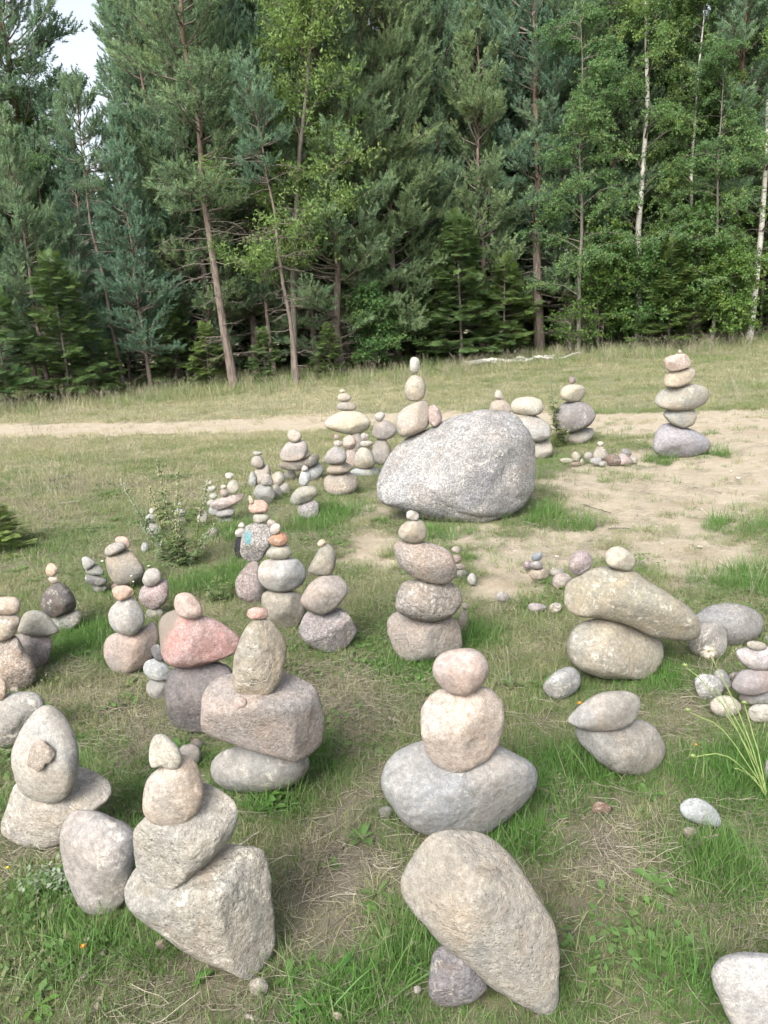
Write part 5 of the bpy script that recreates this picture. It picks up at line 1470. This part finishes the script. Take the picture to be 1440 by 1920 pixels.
keep = np.clip(.8 * smooth(-1.5, 1.0, y - edge_y), 0, 1)
field('verge_grass', 'rank green and yellow grass at the foot of the wood', 'grass', LONG, x, y, keep, 1.4 + 1.4 * rngv.random(len(x)), np.clip(.42 + .18 * rngv.normal(size=len(x)), 0, 1), .2)
x, y = sample(700, 1.0, 6.5, .5); sn = stone_near(x, y)
field('seeding_grass', 'thin seeding grass stalks among the near stones', 'grass', STALK, x, y, .22 * (sn > .02) * (1 - sand_mask(x, y)), .25 + .25 * rngv.random(len(x)), np.clip(.45 + .25 * rngv.normal(size=len(x)), 0, 1), .6)

# gravel on the worn ground
def gravel(seed):
    rng = np.random.default_rng(seed); mb = MB()
    V, F = ICO_S
    V = V * (1 + .18 * noise3(V * 1.6 + seed * 3)[:, None]) * np.array([1, rng.uniform(.7, .95), rng.uniform(.5, .8)])
    mb.add(V * .01, F, None, rng.random())
    return mb
ICO_S = ico(2)
M_GRAVEL = leaf_material('gravel', [(0.0, (0.20, 0.18, 0.155)), (0.5, (0.34, 0.30, 0.25)), (1.0, (0.52, 0.48, 0.42))], 0.0, True, 0.9)
GRAV = [source('gravel_bit', gravel(i), M_GRAVEL) for i in range(4)]
x, y, sa, so_, sn, lu = common(9000, .8, 12, .6)
field('gravel', 'tiny gravel bits scattered over the sand and bare soil', 'gravel', GRAV, x, y, np.clip(.55 * sa + .25 * so_ + .02, 0, 1) * (sn > .01), .25 + .75 * rngv.random(len(x)) ** 3, rngv.random(len(x)), .5)
# ------------------------------------------------------------------ weeds, saplings, sticks, flowers
def plain(name, col, rough=0.8, var=0.25, scale=40):
    nt = NT(name); tc = nt.n('TexCoord')
    n = nt.noise(tc.outputs['Object'], scale, 4, .6)
    c = nt.mix(nt.ramp(n, [(.3, 0.0), (.7, 1.0)]), tuple(v * (1 - var) for v in col), tuple(min(1, v * (1 + var)) for v in col))
    b = nt.n('BsdfPrincipled', Roughness=rough); nt.set(b.inputs['Base Color'], c)
    b.inputs['Specular IOR Level'].default_value = .25
    nt.t.links.new(b.outputs[0], nt.out.inputs['Surface']); return nt.m
M_WEED = leaf_material('weed_leaves', [(0.0, (0.11, 0.17, 0.07)), (0.5, (0.18, 0.25, 0.11)), (1.0, (0.28, 0.34, 0.17))], .3)
M_SPIKE = leaf_material('weed_spikes', [(0.0, (0.20, 0.25, 0.13)), (1.0, (0.40, 0.41, 0.28))], .25)
M_STEMDARK = plain('weed_stem', (0.085, 0.075, 0.05))
M_STEMGREEN = plain('green_stem', (0.20, 0.26, 0.09))
M_BROAD = leaf_material('broad_leaves', [(0.0, (0.045, 0.11, 0.025)), (1.0, (0.10, 0.20, 0.045))], .3)
M_SILVER = leaf_material('silver_leaves', [(0.0, (0.11, 0.16, 0.125)), (1.0, (0.22, 0.28, 0.23))], .15)
M_STICK = wood_material('weathered_stick', (0.17, 0.145, 0.115), (0.42, 0.38, 0.32), (60, 60, 60))
M_DRIFT = wood_material('grey_driftwood', (0.30, 0.29, 0.27), (0.58, 0.56, 0.52), (9, 30, 30))
M_YELLOW = plain('yellow_petals', (0.75, 0.55, 0.04), .6, .15)
M_ORANGE = plain('orange_petals', (0.72, 0.27, 0.03), .6, .15)
M_WHITE = plain('white_petals', (0.75, 0.73, 0.66), .6, .08)
M_FLUFF = plain('seed_fluff', (0.62, 0.56, 0.45), .9, .1)
M_CHIP = plain('pale_chip', (0.52, 0.48, 0.42), .8, .2)

def weed(root_px, stems, label, name='tall_weed', leafy_=1.0, spike=True, seed=1):
    """stems: list of (foot px, top px); all stand on the ground round the root"""
    rng = np.random.default_rng(seed)
    g = ground_hit(*root_px)
    e = link(name, None, None, g)
    for (fx_, fy_), (tx_, ty_) in stems:
        f = ground_hit(fx_, fy_)
        f = g + (f - g) * .6
        t = (f[1] + rng.normal() * .04) / ray(tx_, ty_)[1]
        top = CAM + ray(tx_, ty_) * t
        n = 7
        P_ = np.array([f + (top - f) * k / (n - 1) + np.array([math.sin(k * 1.3) * .006, rng.normal() * .004, 0]) for k in range(n)]) - g
        H = np.linalg.norm(top - f)
        mb = MB(); mb.tube(P_, np.linspace(.0035, .0014, n), 5)
        st = link('stem', mb.mesh('stem', M_STEMDARK, True), e)
        lv = MB()
        nl = int(46 * leafy_ * max(.5, H / .5))
        for k in range(nl):
            s = rng.random() ** 1.1 * .72; i0 = min(n - 2, int(s * (n - 1))); q = P_[i0] + (P_[i0 + 1] - P_[i0]) * (s * (n - 1) - i0)
            az = rng.uniform(0, 6.28); el = rng.uniform(-.1, .8); L = rng.uniform(.035, .085) * (1.15 - .7 * s) * max(.7, H / .6)
            d = np.array([math.cos(az) * math.cos(el), math.sin(az) * math.cos(el), math.sin(el)])
            sd_ = np.cross(d, [0, 0, 1.0]); sd_ /= np.linalg.norm(sd_)
            tn = rng.random()
            for sg, ll in ((0, 1), (-1, .6), (1, .6)):          # deeply cut leaf: a middle and two side lobes
                dd = d + sd_ * sg * .7; b0 = q + d * L * (.35 if sg else 0)
                m = b0 + dd * L * ll * .5
                w = L * .10
                lv.add([b0, m + sd_ * w, b0 + dd * L * ll + np.array([0, 0, -L * .1]), m - sd_ * w], [(0, 1, 2), (0, 2, 3)], None, tn)
        link('leaves', lv.mesh('leaves', M_WEED), st)
        if spike:
            sp = MB()
            for k in range(int(75 * max(.6, H / .5))):
                s = .50 + .52 * rng.random(); i0 = min(n - 2, int(min(s, .999) * (n - 1)))
                q = P_[i0] + (P_[i0 + 1] - P_[i0]) * (s * (n - 1) - i0)
                q = q + rng.normal(size=3) * .012 * (1.25 - s) * 2
                r_ = .0068 * rng.uniform(.7, 1.4)
                V = np.array([[1, 0, -.3], [-.5, .87, -.3], [-.5, -.87, -.3], [0, 0, 1.3]]) * r_ + q
                sp.add(V, [(0, 1, 3), (1, 2, 3), (2, 0, 3), (0, 2, 1)], None, rng.random())
            link('seed_spike', sp.mesh('seed_spike', M_SPIKE), st)['kind'] = 'stuff'
    tag(e, label, 'weed')
    return e

weed((338, 1066), [((318, 1060), (227, 904)), ((325, 1062), (280, 915)), ((336, 1060), (293, 866)), ((345, 1062), (331, 884)), ((372, 1058), (389, 900)), ((350, 1068), (262, 985)), ((360, 1066), (400, 985)), ((335, 1070), (330, 960))],
     'tall seeding weed with dark stems and feathery leaves behind the pink-speckled stone', leafy_=1.9, seed=3)
weed((1052, 838), [((1046, 836), (1031, 708)), ((1056, 838), (1058, 790)), ((1040, 836), (1042, 770)), ((1066, 838), (1068, 800)), ((1048, 840), (1030, 800))],
     'slender silvery-green weed growing in front of the big mauve-grey stone', leafy_=2.0, seed=4)
weed((408, 1128), [((408, 1126), (408, 1066)), ((414, 1130), (430, 1085)), ((400, 1130), (385, 1090))], 'small feathery green weed in the grass beside the purplish-brown stone', 'feathery_weed', 2.2, False, 5)

# spruce sapling at the edge of the meadow
at_px('s3', 0, 1030, rot=.7, sc=.30, sz=.20, label='little spruce sapling in the meadow grass away from the wood')

LEAFMB = rosette(77, 1, .1, .1, .2, .0)
def herb(px, py, n, L, label, wide=.2, el=.5, seed=0, name='leafy_herb', mat=None):
    rng = np.random.default_rng(seed + 900)
    g = ground_hit(px, py); e = link(name, None, None, g)
    me = rosette(seed + 300, 1, .1, .1, wide, 0.0).mesh('leaf', mat or M_BROAD, True)
    for i in range(n):
        o = link('leaf', me, e, (0, 0, .004))
        s = L / .1 * rng.uniform(.65, 1.1)
        o.scale = (s, s, s); o.rotation_mode = 'ZYX'
        o.rotation_euler = (rng.normal() * .15, -el * rng.uniform(.4, 1.4), i * 2.4 + rng.normal() * .3)
    tag(e, label, 'plant')
herb(505, 1500, 14, 0.095, 'broad-leaved green plant at the foot of the light grey stone', .17, .75, 1)
herb(548, 1905, 7, 0.054, 'leafy rosette with rounded bright leaves in bare soil', .26, .35, 2)
herb(640, 1825, 8, 0.050, 'blue-green leaf rosette in the worn turf between the big stones', .2, .4, 3)
herb(815, 1648, 9, 0.040, 'small clump of dark green leaves beside the big leaning slab', .27, .5, 4)
herb(370, 1845, 5, 0.043, 'small glossy-leaved seedling under the large angular boulder', .24, .6, 5)
herb(75, 1890, 8, 0.050, 'grey-green flat rosette in straw near the fallen sticks', .19, .25, 6)
herb(590, 1890, 10, 0.050, 'thistle-like green rosette beside the tiny beige pebble', .2, .35, 7)
herb(160, 1520, 5, 0.029, 'round-leaved seedling behind the wide cream stone', .33, .5, 8)
herb(690, 1700, 6, 0.036, 'tiny flat rosette in the worn turf near pale chips', .2, .3, 9)
herb(1225, 1700, 7, 0.040, 'low green rosette in the open grass below the blue-white stone', .2, .35, 10)

# silvery mat plant
def silver_mat():
    rng = np.random.default_rng(12); g = ground_hit(110, 1655); mb = MB()
    for i in range(330):
        p = ground_hit(112, 1652) - g + np.array([rng.normal() * .055, rng.normal() * .03, 0])
        p[2] += rng.uniform(.004, .03)
        az = rng.uniform(0, 6.28); el_ = rng.uniform(-.2, .6); L = rng.uniform(.012, .026)
        d = np.array([math.cos(az) * math.cos(el_), math.sin(az) * math.cos(el_), math.sin(el_)]); s = np.array([-math.sin(az), math.cos(az), 0])
        mb.add([p, p + d * L * .6 + s * L * .3, p + d * L, p + d * L * .6 - s * L * .3], [(0, 1, 2), (0, 2, 3)], None, rng.random())
    o = link('silver_leaf_mat', mb.mesh('silver_leaf_mat', M_SILVER), None, g)
    tag(o, 'mat of small silvery blue-green leaves beside the mauve-grey stone', 'plant', kind='stuff')
silver_mat()

def stick(pts, r, label, name='stick', mat=None, lift=0.0, seed=0):
    rng = np.random.default_rng(seed + 50)
    G_ = [ground_hit(*p) for p in pts]
    P_ = []
    for a, b in zip(G_[:-1], G_[1:]):
        for k in range(4): P_.append(a + (b - a) * k / 4)
    P_.append(G_[-1]); P_ = np.array(P_)
    c0 = P_[0].copy()
    P_[:, 2] = ground_z(P_[:, 0], P_[:, 1]) + r * .8 + lift * np.linspace(0, 1, len(P_))
    P_ += rng.normal(size=P_.shape) * r * .25
    mb = MB(); rad = r * np.linspace(1, .7, len(P_)) * (1 + .15 * rng.normal(size=len(P_)))
    mb.tube(P_ - c0, rad, 7)
    me = mb.mesh(name, mat or M_STICK, True)
    n0 = len(P_) * 7
    o = link(name, me, None, c0)
    tag(o, label, 'stick')
stick([(197, 1785), (178, 1812), (142, 1848)], .0075, 'thick grey broken stick in the grass near an orange flower', seed=1)
stick([(190, 1878), (180, 1895), (168, 1918)], .008, 'short weathered stub of wood at the lower bare soil', seed=2)
stick([(430, 1594), (455, 1588), (487, 1572)], .004, 'grey-brown stick behind the large angular boulder', lift=.02, seed=3)
stick([(425, 1588), (450, 1580), (462, 1570)], .003, 'thin twig crossing behind the large angular boulder', seed=4)
stick([(456, 1905), (492, 1919)], .006, 'pale bare wood stick near the speckled grey pebble', seed=5)
stick([(648, 1677), (682, 1680)], .004, 'pale lilac splinter in the worn turf', seed=6)
stick([(728, 1350), (756, 1356)], .007, 'grey wood chip on bare soil below the tall stack', seed=7)
stick([(608, 1624), (618, 1600)], .0035, 'thin pale twig in the worn turf beside the angular boulder', seed=8)
stick([(640, 1593), (650, 1582)], .0045, 'short brown twig in the worn turf', seed=9)
stick([(116, 946), (134, 944), (150, 941)], .012, 'bleached stick lying in the meadow grass', seed=10)
stick([(640, 1712), (662, 1692), (664, 1680)], .0022, 'bent straw-coloured twig near the pale lilac splinter', seed=11)
stick([(1160, 1548), (1185, 1556)], .005, 'grey root-like stick by the reddish-brown clod', seed=12)
stick([(1140, 992), (1182, 992)], .006, 'dark thin twig lying on the bare sand', mat=M_DARKBARK, seed=13)
stick([(1092, 946), (1120, 955), (1146, 963)], .005, 'long thin brown twig on the sand beyond the boulder', mat=M_DARKBARK, seed=14)
stick([(95, 905), (130, 895)], .02, 'rotten brown branch piece in the dry meadow', mat=M_DARKBARK, seed=15)

# fallen grey branch at the wood edge
def fallen_branch():
    a = ground_hit(868, 690); e = link('fallen_branch', None, None, a)
    main = [(868, 690), (900, 694), (930, 701), (965, 702), (1000, 700), (1040, 702)]
    sides = [[(965, 702), (990, 695), (1015, 695), (1035, 697)], [(1000, 700), (1040, 694), (1070, 692), (1088, 688)], [(925, 700), (930, 692), (933, 686)], [(980, 702), (1010, 705), (1030, 706)]]
    rng = np.random.default_rng(3)
    y0 = a[1]
    for k, poly in enumerate([main] + sides):
        P_ = []
        for j, p in enumerate(poly):
            q = ground_hit(*p); q = CAM + ray(*p) * (y0 / ray(*p)[1] * (1 + .004 * j))
            q[2] = max(q[2], float(ground_z(q[0], q[1])) + .10)
            P_.append(q - a)
        P_ = np.array(P_)
        xs = np.linspace(0, len(P_) - 1, 4 * len(P_)); P_ = np.stack([np.interp(xs, np.arange(len(P_)), P_[:, i]) for i in range(3)], 1)
        P_ += rng.normal(size=P_.shape) * .012; P_[:, 2] += .05 * np.sin(np.linspace(0, 7, len(P_)) + k)
        mb = MB(); mb.tube(P_, np.linspace(.075, .035, len(P_)) if k == 0 else np.linspace(.045, .015, len(P_)), 7)
        link('limb', mb.mesh('limb', M_DRIFT, True), e)
    tag(e, 'bleached grey fallen branch lying at the edge of the wood', 'branch')
fallen_branch()

def head_mesh(kind, r, rng):
    mb = MB()
    if kind == 'fluff':
        for i in range(150):
            d = rng.normal(size=3); d /= np.linalg.norm(d); s = np.cross(d, rng.normal(size=3)); s /= np.linalg.norm(s)
            L = r * rng.uniform(.7, 1.1); mb.add([s * r * .03, -s * r * .03, d * L + s * r * .07, d * L - s * r * .07], [(0, 1, 2), (0, 1, 3)])
        return mb.mesh('seed_head', M_FLUFF)
    n = 18
    for i in range(n):
        az = i * 6.283 / n; e = .35 if i % 2 else .7
        d = np.array([math.cos(az) * math.cos(e), math.sin(az) * math.cos(e), math.sin(e)]); s = np.array([-math.sin(az), math.cos(az), 0])
        mb.add([np.zeros(3), d * r * .6 + s * r * .16, d * r, d * r * .6 - s * r * .16], [(0, 1, 2), (0, 2, 3)])
    return mb.mesh('petals', {'yellow': M_YELLOW, 'orange': M_ORANGE, 'white': M_WHITE, 'bud': M_STEMGREEN}[kind])

def flower(root_px, heads, label, cat='flower', name='flower', r=.012, stem_r=.0014, seed=0):
    """heads: (px, py, kind); stems rise from one root on the ground"""
    rng = np.random.default_rng(seed + 70)
    g = ground_hit(*root_px); e = link(name, None, None, g)
    for (hx, hy, kind, fwd) in heads:
        t = (g[1] + fwd) / ray(hx, hy)[1]
        top = CAM + ray(hx, hy) * t
        top[2] = max(top[2], float(ground_z(top[0], top[1])) + .025)
        L = top - g; n = 8
        P_ = np.array([L * (k / (n - 1)) + np.array([0, 0, 1.0]) * .25 * np.linalg.norm(L[:2]) * math.sin(math.pi * k / (n - 1)) + rng.normal(size=3) * .002 for k in range(n)])
        mb = MB(); mb.tube(P_, np.linspace(stem_r, stem_r * .7, n), 5)
        st = link('stem', mb.mesh('stem', M_STEMGREEN, True), e)
        if kind != 'none':
            h = link({'fluff': 'seed_head', 'bud': 'bud'}.get(kind, 'petals'), head_mesh(kind, r if kind != 'bud' else r * .5, rng), st, P_[-1])
    tag(e, label, cat)
flower((1440, 1500), [(1327, 1222, 'fluff', .05), (1284, 1247, 'bud', .0), (1342, 1288, 'none', .1), (1290, 1335, 'bud', .0), (1395, 1318, 'bud', .1), (1300, 1420, 'bud', -.05), (1375, 1440, 'none', 0), (1360, 1340, 'none', 0.05)],
       'seeding weed clump with long pale stems and one fluffy seed head', 'weed', 'seeding_weed', .026, .0022, 1)
flower((372, 1428), [(355, 1403, 'yellow', .0), (383, 1400, 'bud', 0)], 'tiny yellow flower on a thin stem behind the cream head-like stone', r=.010, seed=2)
flower((1092, 1330), [(1086, 1321, 'orange', .0)], 'small orange flower beside the pale grey pointed stone', r=.011, seed=3)
flower((1290, 1420), [(1304, 1397, 'orange', .0)], 'small orange bud in the grass below the cream oval stones', r=.006, seed=4)
flower((168, 1800), [(156, 1778, 'orange', .0)], 'orange-yellow flower in the grass by the thick grey stick', r=.008, seed=5)
flower((40, 1660), [(14, 1627, 'yellow', .0)], 'yellow flower bud on a long stem beside the silvery leaf mat', r=.006, seed=6)
flower((282, 1085), [(279, 1062, 'white', .0)], 'white ragged flower behind the smooth grey oval stone', r=.016, seed=7)
flower((196, 1078), [(191, 1054, 'white', .0)], 'white ragged flower between the slate wedges and the brown-grey stone', r=.013, seed=8)
flower((245, 1140), [(246, 1080, 'white', .0), (250, 1092, 'white', 0)], 'thin pale seed stalk beside the orange cap stone', r=.009, seed=9)
flower((135, 1350), [(110, 1330, 'bud', -.05), (110, 1322, 'bud', -.05)], 'thin green stalk with a pale bud behind the egg-shaped stone', r=.012, seed=10)

# pale chips on the sand
for i, (px, py, w, lab) in enumerate(((1232, 988, .014, 'white chip on the open sand near the grass tuft'), (1312, 1026, .022, 'flat white sliver on the sand beside the worn grass'), (1383, 897, .03, 'white flake at the grassy rim of the sand'),
                                      (1040, 975, .016, 'pale chip in the grass patch on the sand by the boulder'), (1045, 1044, .016, 'pale chip on the sand above the pink speckled oval stone'), (690, 1085, .02, 'pale flat chip on the sand left of the tall stack'.replace('left of', 'beside')))):
    g = ground_hit(px, py); rng = np.random.default_rng(i)
    V = np.array([[-1, -.35, 0], [.8, -.45, 0], [1, .3, 0], [-.7, .4, 0], [-.9, -.3, .35], [.7, -.4, .45], [.9, .25, .3], [-.6, .35, .4]]) * w + rng.normal(size=(8, 3)) * w * .06
    o = link('wood_chip', np_mesh('wood_chip', V, np.array([(0, 3, 2, 1), (4, 5, 6, 7), (0, 1, 5, 4), (1, 2, 6, 5), (2, 3, 7, 6), (3, 0, 4, 7)]), M_CHIP), None, (g[0], g[1], g[2] + .002))
    o.rotation_euler = (0, 0, rng.uniform(0, 6))
    tag(o, lab, 'chip')
